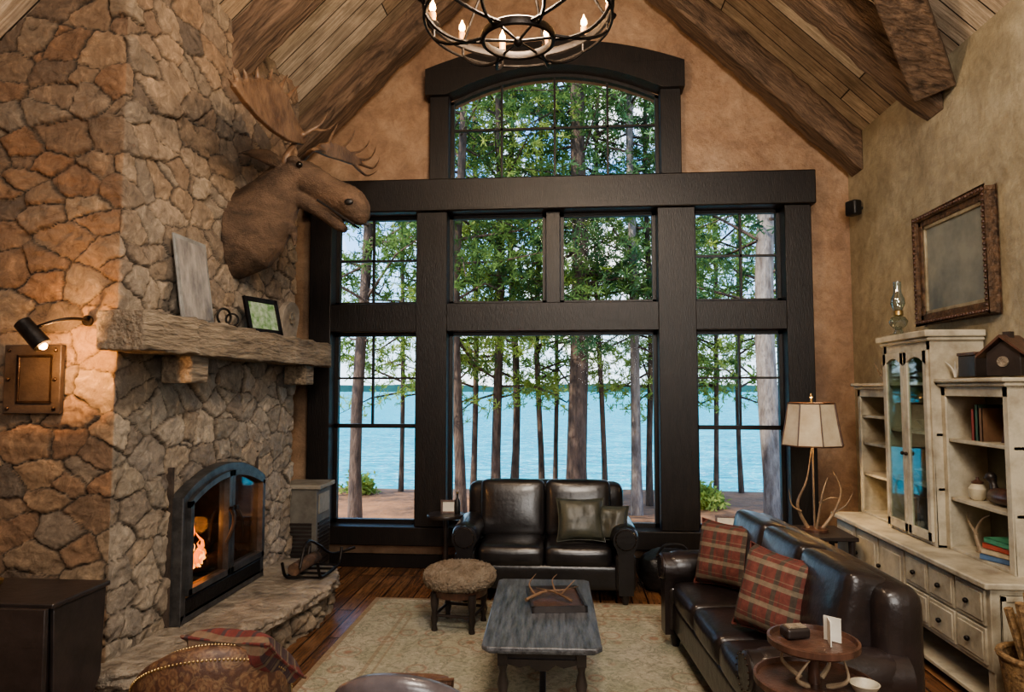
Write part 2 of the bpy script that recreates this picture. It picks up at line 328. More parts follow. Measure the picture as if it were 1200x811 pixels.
def window(x0,x1,z0,z1,vs,hs,label,meet=None,arched=False):
    wn[0]+=1; fr=.035; y0,y1=6.7,6.76; b=B()
    b.box(x0,x0+fr,y0,y1,z0,z1 if not arched else azs).box(x1-fr,x1,y0,y1,z0,z1 if not arched else azs).box(x0,x1,y0,y1,z0,z0+fr)
    if not arched: b.box(x0,x1,y0,y1,z1-fr,z1)
    else:
        poly=[(x0+(x1-x0)*i/20,archz(x0+(x1-x0)*i/20,azs,azp)) for i in range(21)]; poly+=[(u,w-fr) for u,w in poly[::-1]]; b.prism(poly,lambda u,w,d:(u,d,w),y0,y1)
    for x,za,zb in vs: b.box(x-.0105,x+.0105,y0+.015,y1-.01,za,zb)
    for z in hs: b.box(x0,x1,y0+.015,y1-.01,z-.0105,z+.0105)
    if meet: b.box(x0,x1,y0,y1,meet-.02,meet+.02)
    o=struct(b,'window_%d'%wn[0],mDark,label,'window')
    if arched: g=B().prism([(x0,z0),(x1,z0)]+[(x1-(x1-x0)*i/20,archz(x1-(x1-x0)*i/20,azs,azp)) for i in range(21)],lambda u,w,d:(u,d,w),6.728,6.732)
    else: g=B().box(x0+.01,x1-.01,6.728,6.732,z0+.01,z1-.01)
    g.go('window_pane',mGl,o,smooth=False)
W=lambda px,py:onY(px,py,6.72)
window(ax0,ax1,az0,azp,[(W(588,150).x,az0,azp-.04),(W(650,150).x,az0,azp),(W(712,150).x,az0,azp-.04)],[W(650,150).z],'arched window high in the gable',arched=True)
xs=[P[0][1],P[1][0]]; xc=[P[1][1],P[2][0]]; xr=[P[2][1],P[3][0]]
window(xs[0],xs[1],zr1,zh0,[(W(438,300).x,zr1,zh0)],[W(650,303).z],'upper left window with four panes')
window(xc[0],xm0,zr1,zh0,[],[],'left one of the two undivided upper centre windows')
window(xm1,xc[1],zr1,zh0,[],[],'right one of the two undivided upper centre windows')
window(xr[0],xr[1],zr1,zh0,[(W(868,300).x,zr1,zh0)],[W(650,303).z],'upper right window with four panes')
zm=W(650,500).z
window(xs[0],xs[1],zs1,zr0,[(W(437,440).x,zm,zr0)],[W(650,443).z],'lower left sash window beside the chimney',meet=zm)
window(xc[0],xc[1],zs1,zr0,[],[],'large undivided picture window behind the loveseat')
window(xr[0],xr[1],zs1,zr0,[(W(867,440).x,zm,zr0)],[W(650,443).z],'lower right sash window beside the hide lamp',meet=zm)
def rafter(y0,y1,sg,label,th=.3):
    xe=XR if sg>0 else XL; z=lambda x:roofz(x)
    b=B(); vs=[];m=36
    for i in range(m+1):
        x=RX+(xe-RX)*i/m
        for (yy,dz) in ((y0,0),(y1,0),(y1,-th-.07),(y0,-th-.07)):
            j=.014; vs.append((x,yy+random.uniform(-j,j),z(x)+dz+(random.uniform(-j,j) if dz else 0)))
    fs=[]
    for i in range(m):
        for k in range(4): fs.append((i*4+k,i*4+(k+1)%4,i*4+4+(k+1)%4,i*4+4+k))
    fs+=[(0,1,2,3),(m*4+3,m*4+2,m*4+1,m*4)]
    trim(b.add(vs,fs),label,.012,mBeamR if sg>0 else mBeamL)
rafter(6.36,6.6,1,'rough rafter against the gable wall, right slope'); rafter(6.36,6.6,-1,'rough rafter against the gable wall, left slope')
rafter(5.02,5.26,1,'second rafter from the gable, above the hutch'); rafter(4.8,5.02,-1,'second rafter from the gable, beside the chimney')
b=B().tube([(XR-.08,5.0,roofz(XR-.08)-.26),(1.1,3.4,roofz(1.1)-.2)],.19,4); trim(b,'diagonal valley beam at upper right corner',.012,mBeamR)
trim(B().box(RX-.13,RX+.13,Y0,6.7,RZ-.5,RZ-.1),'ridge beam along the ceiling peak',.02,mBeam)
# ---------------------------------------------------------------- stonework
def voro(S,Z,cs,cz,seed,warp=.01):
    r=np.random.RandomState(seed); s0,s1,z0,z1=S.min()-.4,S.max()+.4,Z.min()-.4,Z.max()+.4
    pts=[]; z=z0
    while z<z1:
        s=s0+r.rand()*cs
        while s<s1: pts.append((s+r.uniform(-.45,.45)*cs,z+r.uniform(-.6,.6)*cz)); s+=cs*r.uniform(.35,1.6)
        z+=cz
    P=np.array(pts); A=cz/cs; K=len(P); wgt=r.uniform(0,(.55*cz)**2,K); Q=P*np.array([A,1]); s=S.ravel(); z=Z.ravel()
    s=s+warp*(np.sin(z*29+1.3*np.sin(s*19))*.4+np.sin(z*71+s*47)*.4+np.sin(z*163-s*121)*.25); z=z+warp*(np.sin(s*27+1.7*np.sin(z*18))*.4+np.sin(s*67-z*49)*.4+np.sin(s*151+z*133)*.25)
    n=len(s); idx=np.zeros(n,int); edge=np.zeros(n)
    for a in range(0,n,4000):
        e=slice(a,a+4000); D=(s[e,None]*A-Q[None,:,0])**2+(z[e,None]-Q[None,:,1])**2-wgt[None,:]
        nr=np.argpartition(D,9,axis=1)[:,:9]; Dn=np.take_along_axis(D,nr,1); j=Dn.argmin(1); ar=np.arange(len(j)); i1=nr[ar,j]; d1=Dn[ar,j]
        dist=np.sqrt(((Q[i1][:,None,:]-Q[nr])**2).sum(2))+1e-9
        E=(Dn-d1[:,None])/(2*dist); E[ar,j]=9; edge[e]=E.min(1); idx[e]=i1
    rnd=r.rand(K); hh=r.uniform(-1,1,K); tx=r.uniform(-1,1,K); tz=r.uniform(-1,1,K); ph=r.uniform(0,6.28,(2,K)); of=r.uniform(.0,.35,(2,K)); sl=r.uniform(.2,1.2,(2,K))
    e=np.clip((edge-.001)/.007,0,1)
    u=(s-P[idx,0])/cs; w=(z-P[idx,1])/cz
    h=1.1+hh[idx]*.5+u*tx[idx]*.65+w*tz[idx]*.65
    for q in range(2):
        dr=u*np.cos(ph[q][idx])+w*np.sin(ph[q][idx]); h=h-np.clip(dr-of[q][idx],0,1)*sl[q][idx]
    h=np.maximum(h,.5)*(.25+.75*e)
    return h,rnd[idx],np.clip((edge-.0005)/.006,0,1)
def stone(name,fn,s0,s1,z0,z1,res,cs,cz,amp,m,seed,label=None,skip=None,parent=None,region=None):
    ns=int((s1-s0)/res)+1; nz=int((z1-z0)/res)+1; S,Z=np.meshgrid(np.linspace(s0,s1,ns),np.linspace(z0,z1,nz))
    h,c,e=voro(S,Z,cs,cz,seed); s=S.ravel();z=Z.ravel(); vs=[]
    for i in range(len(s)):
        q=noise.noise((s[i]*10,z[i]*15,seed+c[i]*9)); q=round(q*4)/4*.7+q*.3; q2=noise.noise((s[i]*26,z[i]*30,seed+3)); hn=h[i]*amp+amp*e[i]*(.7*q+.35*q2); vs.append(tuple(fn(s[i],z[i],hn)))
    fs=[]
    for j in range(nz-1):
        for i in range(ns-1):
            k=j*ns+i
            if skip and skip(s[k],z[k]): continue
            fs.append((k,k+1,k+ns+1,k+ns))
    me=bpy.data.meshes.new(name); me.from_pydata(vs,[],fs)
    ca=me.color_attributes.new('Col','FLOAT_COLOR','POINT'); arr=np.ones((len(s),4)); arr[:,0]=c; arr[:,1]=e; arr[:,2]=region(s,z) if region else 0; ca.data.foreach_set('color',arr.ravel())
    me.polygons.foreach_set('use_smooth',[True]*len(fs)); me.materials.append(m); o=bpy.data.objects.new(name,me); COL.objects.link(o)
    if parent: o.parent=parent
    if label: tag(o,label,'wall',kind='structure')
    return o
CX=-2.5; CY0=3.6; CY1=6.08; L1=CX-XL; L2=CY1-CY0
def chim(s,z,h):
    rr=.014
    if s<L1: p=V((XL+s,CY0,z)); n=V((0,-1,0))
    elif s<L1+L2: p=V((CX,CY0+s-L1,z)); n=V((1,0,0))
    else: p=V((CX-(s-L1-L2),CY1,z)); n=V((0,1,0))
    for c,(cx,cy),a0 in ((L1,(CX,CY0),-1),(L1+L2,(CX,CY1),1)):
        d=s-c
        if abs(d)<rr:
            a=(d+rr)/(2*rr)*math.pi/2; ang=(-math.pi/2+a) if a0<0 else a; n=V((math.cos(ang),math.sin(ang),0))
            cen=V((CX-rr,CY0+rr,z)) if a0<0 else V((CX-rr,CY1-rr,z)); p=cen+n*rr
    return p+n*(h-.02)
FY0,FY1=4.16,5.33; FZ0=.27; FZs=1.06; FZp=1.22
def farch(y,zs=FZs,zp=FZp,a=FY0,b_=FY1): u=(y-(a+b_)/2)/((b_-a)/2); return zs+(zp-zs)*(1-u*u)
stone('wall_chimney',chim,0,L1+L2+.4,0,4.75,.0095,.25,.15,.022,mStone,11,'rough fieldstone chimney rising to the ceiling',lambda s,z:FY0+.03<CY0+s-L1<FY1-.03 and z<farch(CY0+s-L1)-.03,region=lambda s,z:np.where(s>L1,np.clip(1.-(z-1.8)*.3,.35,1.),.1))
hp=crv([(-2.62,3.5,0),(-2.35,3.5,0),(-2.14,3.7,0),(-2.0,4.1,0),(-1.9,4.6,0),(-1.83,5.05,0),(-1.86,5.45,0),(-2.05,5.75,0),(-2.5,5.95,0)],8)
hp=[(p[0],p[1]) for p in hp]
cum=[0]
for i in range(1,len(hp)): cum.append(cum[-1]+math.hypot(hp[i][0]-hp[i-1][0],hp[i][1]-hp[i-1][1]))
def hear(s,z,h):
    s=min(max(s,0),cum[-1]-1e-6)
    for i in range(1,len(cum)):
        if cum[i]>=s: break
    f=(s-cum[i-1])/(cum[i]-cum[i-1]); a=V(hp[i-1]).lerp(V(hp[i]),f); d=(V(hp[i])-V(hp[i-1])).normalized(); n=V((d.y,-d.x))
    return V((a.x+n.x*(h-.05),a.y+n.y*(h-.05),z))
ht=thing('hearth','raised curved stone hearth in front of the fireplace','hearth',(-2.2,4.6,0)); ht['kind']='structure'
o=stone('hearth_face',hear,0,cum[-1],0,.2,.01,.24,.09,.035,mHearth,21,parent=ht)
for v in o.data.vertices: v.co-=V((-2.2,4.6,0))
b=B(); N_=180; rows=((.17,-.02),(.182,.016),(.205,.024),(.228,.008),(.24,.02),(.254,.016),(.264,.0)); vs=[];fs=[]
def per(f):
    s=f*cum[-1]
    for i in range(1,len(cum)):
        if cum[i]>=s-1e-9: break
    g=(s-cum[i-1])/(cum[i]-cum[i-1]); a=V(hp[i-1]).lerp(V(hp[i]),g); d=(V(hp[i])-V(hp[i-1])).normalized(); return a,V((d.y,-d.x))
for z,off in rows:
    for i in range(N_+1):
        a,n_=per(i/N_); q=off+.03*noise.noise((i*.11,z*20,2))+.02*noise.noise((i*.45,z*30,5)); vs.append((a.x+n_.x*q,a.y+n_.y*q,z+.005*noise.noise((i*.2,z*9,8))))
for r_ in range(len(rows)-1):
    for i in range(N_): k=r_*(N_+1)+i; fs.append((k,k+1,k+N_+2,k+N_+1))
base=(len(rows)-1)*(N_+1); m_=len(vs)
for i in range(N_+1): a,n_=per(i/N_); vs.append((-2.72,min(max(a.y,3.5),5.95),.266))
for i in range(N_): fs.append((base+i,base+i+1,m_+i+1,m_+i))
B().add(vs,fs).go('hearth_slab',mSlab,ht,world=True,ang=60)
# ---------------------------------------------------------------- fireplace insert
fp=thing('fireplace_insert','arched iron fireplace insert with double glass doors','fireplace',(CX,(FY0+FY1)/2,FZ0))
b=B(); n=20
def band(b,a,c,z0,zs,zp,w,x0,x1):
    out=[(a,z0)]+[(a+(c-a)*i/n,farch(a+(c-a)*i/n,zs,zp,a,c)) for i in range(n+1)]+[(c,z0)]
    a2,c2=a+w,c-w; inn=[(c2,z0+w)]+[(c2+(a2-c2)*i/n,farch(c2+(a2-c2)*i/n,zs-w,zp-w,a2,c2)) for i in range(n+1)]+[(a2,z0+w)]
    ii=inn[::-1]
    for k in range(len(out)-1):
        q=[out[k],out[k+1],ii[k+1],ii[k]]; b.add([(x1,y,z) for y,z in q]+[(x0,y,z) for y,z in q],[(0,1,2,3),(7,6,5,4),(0,4,5,1),(1,5,6,2),(2,6,7,3),(3,7,4,0)])
    b.box(x0,x1,a,c,z0,z0+w)
band(b,FY0,FY1,FZ0,FZs,FZp,.06,-2.5,-2.41); b.go('surround',mGun,fp,world=True,bev=.006)
for ya,yb in ((FY0+.05,4.745),(4.75,FY1-.05)):
    b=B(); w=.04; f=lambda y:farch(y)-.055; m=8
    b.box(-2.46,-2.385,ya,ya+w,FZ0+.17,f(ya)).box(-2.46,-2.385,yb-w,yb,FZ0+.17,f(yb)).box(-2.46,-2.385,ya,yb,FZ0+.17,FZ0+.21)
    pl=[(ya+(yb-ya)*i/m,f(ya+(yb-ya)*i/m)) for i in range(m+1)]; pl+=[(y,z-w) for y,z in pl[::-1]]; b.prism(pl,lambda u,w_,d:(d,u,w_),-2.46,-2.385)
    dr=b.go('glass_door',mGun,fp,world=True,bev=.004)
    poly=[(ya+.03,FZ0+.2),(yb-.03,FZ0+.2)]+[(yb-.03+(ya-yb+.06)*i/8,f(yb-.03+(ya-yb+.06)*i/8)-.03) for i in range(9)]
    B().prism(poly,lambda u,w,d:(d,u,w),-2.428,-2.424).go('door_glass',mGl3,dr,world=True,smooth=False)
    s=-1 if ya<4.5 else 1
    b=B().tube(arc((-2.385,4.747+s*.03,.9),(-2.31,4.747+s*.04,.84),(-2.365,4.747+s*.11,.68)),.012,8); b.tube([(-2.39,4.747+s*.03,.9),(-2.36,4.747+s*.03,.9)],.016); b.go('door_handle',mIronB,dr,world=True)
B().box(-2.47,-2.41,FY0+.05,FY1-.05,FZ0+.03,FZ0+.15).go('lower_vent',mIron,fp,world=True,bev=.01)
b=B().box(-3.15,-2.47,FY0,FY1,FZ0-.02,FZ0).box(-3.17,-3.13,FY0,FY1,FZ0,1.25).box(-3.15,-2.48,FY0-.02,FY0+.01,FZ0,1.25).box(-3.15,-2.48,FY1-.01,FY1+.02,FZ0,1.25).box(-3.15,-2.52,FY0,FY1,1.22,1.25); b.go('firebox',mSoot,fp,world=True)
b=B()
for i in range(26): b.tube([(-2.72-.02*(i%2),FY0+.15+i*.035,FZ0+.12),(-2.72,FY0+.15+i*.035,FZ0+.13)],.01,6)
for y in (4.35,4.6,4.9,5.1): b.tube([(-2.95,y,FZ0+.12),(-2.6,y,FZ0+.12)],.012,6)
b.go('grate',mIron,fp,world=True)
mLog=MT('charred_log',(.16,.09,.055),(.03,.02,.015),9,.9,bmp=.9,bs=18,bd=.02)
for y0,y1,x,z,ry in ((4.45,5.1,-2.8,.46,0),(4.5,5.2,-2.68,.47,.1),(4.5,5.1,-2.74,.56,-.1)):
    p=[V((x+ry*(k/6-.5),y0+(y1-y0)*k/6,z+.01*math.sin(k))) for k in range(7)]; tag(B().tube(p,[.06,.062,.06,.058,.062,.06,.055],12).go('firewood_log',mLog,fp,world=True),'charred firewood log',None)
for i,(y,h,x) in enumerate(((4.58,.2,-2.6),(4.64,.32,-2.63),(4.7,.24,-2.6),(4.77,.17,-2.62),(4.53,.12,-2.6))):
    for mm,sc,hh in ((mFlame,1,1),(mFlame2,.5,.55)):
        b=B(); pts=[V((x+.012*(sc<1)+.018*math.sin(k*1.3+i),y+.025*math.sin(k*.9+i*2),.5+h*hh*k/7)) for k in range(8)]; b.tube(pts,[q*sc for q in (.012,.022,.024,.02,.016,.011,.006,.001)],8,flat=.5); b.go('flame',mm,fp,world=True)
# ---------------------------------------------------------------- mantel and what stands on it
MZ=2.165; my0,my1=3.38,6.25
mt=thing('mantel','thick weathered timber mantel beam on two brackets','mantel',(-2.4,4.8,1.9))
vs=[];m=60
for i in range(m+1):
    y=my0+(my1-my0)*i/m; j=lambda:random.uniform(-.007,.007)+.006*math.sin(i*.8)
    for x,z in ((-2.46,MZ-.002),(-2.2,MZ-.002),(-2.2,MZ-.215),(-2.46,MZ-.215)): vs.append((x+j(),y+(j() if 0<i<m else 0),z+j()*.7))
fs=[]
for i in range(m):
    for k in range(4): fs.append((i*4+k,i*4+(k+1)%4,i*4+4+(k+1)%4,i*4+4+k))
fs+=[(0,1,2,3),(m*4+3,m*4+2,m*4+1,m*4)]
B().add(vs,fs).go('beam',mMant,mt,world=True,bev=.008)
for y in (4.05,5.85): B().box(-2.46,-2.26,y-.1,y+.1,1.78,1.955).go('bracket',mMant,mt,world=True,bev=.015)
def lean_panel(name,label,cat,y,w,h,x,mf,mi,tilt=-12,rz=0,z=MZ,fw_=.02):
    t=thing(name,label,cat,(x,y,z),90+rz)
    M_=T(0,0,0,tilt); b=B()
    b.box(-w/2,w/2,0,.02,0,fw_,M_).box(-w/2,w/2,0,.02,h-fw_,h,M_).box(-w/2,-w/2+fw_,0,.02,0,h,M_).box(w/2-fw_,w/2,0,.02,0,h,M_); b.go('frame',mf,t,bev=.003)
    B().box(-w/2+.003,w/2-.003,.008,.018,.003,h-.003,M_).go('picture',mi,t); return t
mSlate=MT('slate_painting',(.3,.3,.29),(.12,.12,.12),7,.6,bmp=.3); mGrn=MT('forest_photo_print',(.1,.22,.06),(.4,.48,.38),22,.3,bmp=0)
t=thing('slate_panel','tall grey slate panel leaning on stone above mantel','picture',(-2.36,4.2,MZ),90)
B().box(-.19,.19,0,.015,0,.56,T(0,0,0,-8)).go('panel',mSlate,t,bev=.004); B().box(-.165,.165,-.003,0,.03,.53,T(0,0,0,-8)).go('painted_face',MT('grey_feather_paint',(.36,.33,.3),(.1,.1,.11),9,.5,bmp=.1,st=(1,1,.4)),t)
lean_panel('photo_frame','dark framed green landscape photo on the mantel','picture frame',5.0,.36,.28,-2.27,mIron,mGrn,-14,-16,fw_=.035)
t=thing('wooden_plaque','rounded grey wooden plaque at far end of mantel','ornament',(-2.36,5.62,MZ),90)
poly=[(-.15,0),(.15,0),(.17,.2)]+[(.17*math.cos(a),.2+.12*math.sin(a)) for a in [math.pi*k/10 for k in range(1,10)]]+[(-.17,.2)]
B().prism(poly,lambda u,w,d:(u,d-w*.1,w),0,.05).go('plaque',MT('grey_weathered_wood',(.34,.29,.23),(.17,.14,.11),9,.7),t,bev=.01); B().lathe([(.01,0),(.05,0),(.05,.012),(.01,.012)],T(0,-.02,.18,90)).go('carved_boss',mMant,t)
b=B().ring(.055,.008,T(-2.28,4.36,MZ+.06,90,0,70)).ring(.04,.007,T(-2.27,4.45,MZ+.05,90,0,40)).tube([(-2.3,4.3,MZ+.008),(-2.26,4.5,MZ+.008)],.008)
single(b,'iron_ring_ornament',mIron,'small black iron ring ornament beside the slate panel','ornament')
# ---------------------------------------------------------------- moose
ms=thing('moose_mount','mounted bull moose head with broad antlers on chimney','moose head',(CX+.02,4.95,2.6))
def loft(rings,n=26):
    vs=[];fs=[]
    cs=[V(r[0]) for r in rings]
    for i,(c,u,d,w) in enumerate(rings):
        t=(cs[min(i+1,len(cs)-1)]-cs[max(i-1,0)]).normalized(); 
        if i==0: t=V((1,0,0))
        sd=V((0,0,1)).cross(t).normalized(); upv=t.cross(sd)
        for k in range(n):
            a=2*math.pi*k/n; s=math.sin(a); vs.append(cs[i]+sd*w*math.cos(a)+upv*(u if s>0 else d)*s)
    for i in range(len(rings)-1):
        for k in range(n): fs.append((i*n+k,i*n+(k+1)%n,(i+1)*n+(k+1)%n,(i+1)*n+k))
    fs+=[tuple(range(n))[::-1],tuple((len(rings)-1)*n+k for k in range(n))]; return vs,fs
yM=4.95
b=B(); rg=[((-2.5,yM,2.91),.38,.34,.25),((-2.44,yM,2.94),.36,.33,.235),((-2.36,yM,3.0),.31,.3,.205),((-2.28,yM,3.09),.265,.255,.17),((-2.2,yM,3.2),.215,.2,.14),((-2.12,yM,3.31),.17,.155,.125),((-2.04,yM,3.37),.135,.14,.12),((-1.96,yM,3.355),.112,.14,.1),((-1.88,yM,3.31),.1,.13,.088),((-1.8,yM,3.255),.1,.125,.084),((-1.73,yM,3.205),.115,.125,.09),((-1.67,yM,3.165),.132,.125,.104),((-1.615,yM,3.12),.132,.115,.11),((-1.57,yM,3.07),.112,.095,.1),((-1.545,yM,3.01),.075,.065,.074),((-1.54,yM,2.975),.03,.03,.03)]
b.add(*loft(rg))
b.add(*loft([((-2.08,yM,3.22),.08,.08,.07),((-1.95,yM,3.15),.06,.065,.055),((-1.82,yM,3.06),.05,.05,.05),((-1.72,yM,2.98),.048,.045,.055),((-1.655,yM,2.935),.026,.026,.036)],14))
b.tube(crv([(-2.14,yM,3.16),(-2.1,yM,3.02),(-2.06,yM,2.92),(-2.05,yM,2.82)]),[.08,.074,.066,.058,.05,.044,.04,.038,.038,.04,.04,.036,.032,.028,.024,.02,.017,.013,.009],10)
for s in (-1,1):
    b.ball((-2.03,yM+s*.1,3.45),.055,.035,.03); b.ball((-1.62,yM+s*.075,3.12),.06,.045,.06)
    b.tube(crv([(-2.14,yM+s*.1,3.42),(-2.2,yM+s*.2,3.45),(-2.28,yM+s*.3,3.44),(-2.34,yM+s*.36,3.42)],4),[.03,.045,.055,.06,.058,.052,.045,.036,.028,.02,.014,.01,.006],10,flat=.45)
mo=b.go('head_and_neck',mFur,ms,world=True,remesh=.009)
tx=bpy.data.textures.new('fur','CLOUDS'); tx.noise_scale=.03; dm=mo.modifiers.new('fur','DISPLACE'); dm.texture=tx; dm.strength=.008
for s in (-1,1):
    B().ball((-1.98,yM+s*.112,3.41),.024).go('eye',MT('glass_eye',(.01,.008,.006),None,3,.05,bmp=0),ms,world=True)
    B().ball((-1.6,yM+s*.113,3.12),.034,.018,.024).go('nostril',mBlk,ms,world=True)
    B().tube(crv([(-1.575,yM+s*.06,2.965),(-1.66,yM+s*.09,3.02),(-1.76,yM+s*.086,3.09),(-1.85,yM+s*.082,3.15)],4),.009,6).go('mouth_line',mBlk,ms,world=True)
def tine(b,p,r): b.tube(crv(p,5),[r*(1-.85*i/((len(p)-1)*5)) for i in range((len(p)-1)*5+1)],8)
XA=-2.04
def ap(px,py,X=XA): return onX(px,py,X)
outl=[(354,170),(335,166),(312,154),(290,137),(272,118),(260,102),(264,95),(273,96),(282,92),(291,94),(300,91),(309,95),(318,97),(325,104),(332,112),(337,124),(344,138),(352,151),(364,160)]
pts3=[ap(*p) for p in outl]; bend=lambda u,w:.22*(w-3.75)**2+.05*(4.9-u)
b=B(); b.prism([(p.y,p.z) for p in pts3],lambda u,w,d:(XA+d+bend(u,w),u,w),-.02,.02)
for t_ in (((270,108),(262,100),(254,92)),((272,100),(266,92),(262,82)),((283,98),(279,88),(277,79)),((297,98),(295,87),(296,77)),((311,102),(312,90),(315,80)),((322,108),(328,97),(333,87)),((332,118),(341,107),(349,99))):
    q=[ap(*p) for p in t_]; q=[V((p.x+bend(p.y,p.z),p.y,p.z)) for p in q]; tine(b,q,.026)
bx=V((-2.1,4.87,3.47)); tine(b,[bx+V((0,.05,-.05)),bx,ap(347,163),ap(330,152)],.045)
q=[ap(352,160),ap(366,152,-1.95),ap(378,143,-1.88),ap(385,128,-1.85)]; tine(b,q,.024); tine(b,[ap(366,152,-1.95),ap(384,152,-1.86),ap(397,140,-1.8)],.018)
tag(b.go('antler',mAnt,ms,world=True,remesh=.0075),'broad palmed antler nearer the room',None)
b=B(); XF=-1.86
o2=[(366,176),(376,168),(390,167),(402,172),(412,179),(422,187),(424,193),(412,193),(398,188),(384,184)]
p3=[ap(p[0],p[1],XF) for p in o2]; b.prism([(p.y,p.z) for p in p3],lambda u,w,d:(XF+d-.15*(w-3.7)**2,u,w),-.014,.014)
for t_ in (((384,172),(388,160),(394,149),(397,140)),((398,176),(408,167),(414,158),(416,149)),((408,180),(422,177),(431,169),(434,157)),((418,187),(432,186),(439,177),(441,165)),((422,192),(436,197),(443,190),(445,180)),((414,192),(428,205),(438,203),(444,197))):
    tine(b,[ap(p[0],p[1],XF) for p in t_],.017)
tine(b,[V((-2.09,5.02,3.45)),V((-2.07,5.08,3.52)),ap(368,175,XF),ap(385,178,XF)],.038)
tag(b.go('antler',mAnt,ms,world=True,remesh=.0075),'far antler with upturned points',None)
# ---------------------------------------------------------------- sconce and plate on chimney side
sc=thing('wall_sconce','black can sconce on a curved iron arm','sconce',onY(104,374,3.56))
a0,a1,a2=onY(104,376,3.56),onY(80,368,3.3),onY(42,384,3.3)
B().tube(arc(a0,a1,a2,14),.009).lathe([(.01,0),(.03,0),(.03,.015),(.01,.015)],Matrix.Translation(a0)@T(0,0,0,90)).go('arm',mIron,sc,world=True)
c0,c1=onY(50,405,3.3),onY(26,378,3.28); d=(c1-c0).normalized()
B().tube([c0,c0+d*.02,c0+(c1-c0)*.5,c1,c1+d*.012],[.045,.046,.044,.042,.02],18).go('lamp_can',mIron,sc,world=True)
B().ball(c0-d*.002,.02,n=12).go('bulb',mBulb,sc,world=True)
ip=thing('iron_wall_plate','square riveted iron plate set in the stone','wall plate',onY(38,485,3.56))
q0,q1=onY(3,485,3.55),onY(73,404,3.55)
B().box(q0.x,q1.x,3.545,3.58,q0.z,q1.z).go('plate',mPlate,ip,world=True,bev=.005)
i0,i1=onY(17,472,3.53),onY(60,416,3.53); b=B(); fr=.012; b.box(i0.x,i1.x,3.537,3.546,i0.z,i0.z+fr).box(i0.x,i1.x,3.537,3.546,i1.z-fr,i1.z).box(i0.x,i0.x+fr,3.537,3.546,i0.z,i1.z).box(i1.x-fr,i1.x,3.537,3.546,i0.z,i1.z); b.go('raised_border',mIronB,ip,world=True,bev=.003)
for x in (q0.x+.03,q1.x-.03):
    for z in (q0.z+.03,q1.z-.03,(q0.z+q1.z)/2): B().ball((x,3.543,z),.011).go('rivet',mIronB,ip,world=True)
# ---------------------------------------------------------------- chandelier
CR=.53; cl=V((-.27,3.75,3.9)); ch=thing('chandelier','round wrought iron chandelier with twelve candle lights','chandelier',cl)
B().ring(CR,.014,None,72,8,2.).ring(CR,.009,T(0,0,-.075),72).go('outer_ring',mIron,ch)
B().ring(.2,.014,T(0,0,-.17),48,8,2.).go('inner_ring',mIron,ch)
b=B()
for k in range(12):
    a=R(15+30*k); u=V((math.cos(a),math.sin(a),0))
    b.tube([u*CR,u*CR+V((0,0,-.075))],.008,6)
    c=a+R(22 if k%2 else -22); u2=V((math.cos(c),math.sin(c),0)); um=V((math.cos((a+c)/2),math.sin((a+c)/2),0)); b.tube(arc(u*CR+V((0,0,-.07)),um*.44+V((0,0,-.2)),u2*.2+V((0,0,-.17)),8),.01,6)
for k in range(6):
    a=R(60*k); u=V((math.cos(a),math.sin(a),0)); b.tube([u*.2+V((0,0,-.17)),V((0,0,-.185))],.008,6)
b.ball((0,0,-.19),.028); b.go('rib_basket',mIron,ch)
b=B()
for k in range(6):
    a=R(60*k+15); u=V((math.cos(a),math.sin(a),0)); b.tube(crv([u*CR,u*.34+V((0,0,.25)),u*.08+V((0,0,.45)),V((0,0,.6))]),.009,8)
b.tube([(0,0,.6),(0,0,roofz(cl.x)-.5-cl.z)],.012); b.go('hanging_rods',mIron,ch)
for k in range(12):
    a=R(15+30*k); u=V((math.cos(a),math.sin(a),0))*(CR+.01); M_=T(u.x,u.y,0)
    h=B().lathe([(.006,-.02),(.01,-.01),(.04,.01),(.044,.018),(.012,.02),(.012,.03)],M_,16).go('drip_cup',mIron,ch)
    B().lathe([(.02,.02),(.021,.085),(.016,.09)],M_,12).go('candle_sleeve',mWax,h)
    B().lathe([(.006,.09),(.02,.11),(.018,.13),(.006,.155),(.001,.17)],M_,10).go('bulb',mBulb,h)
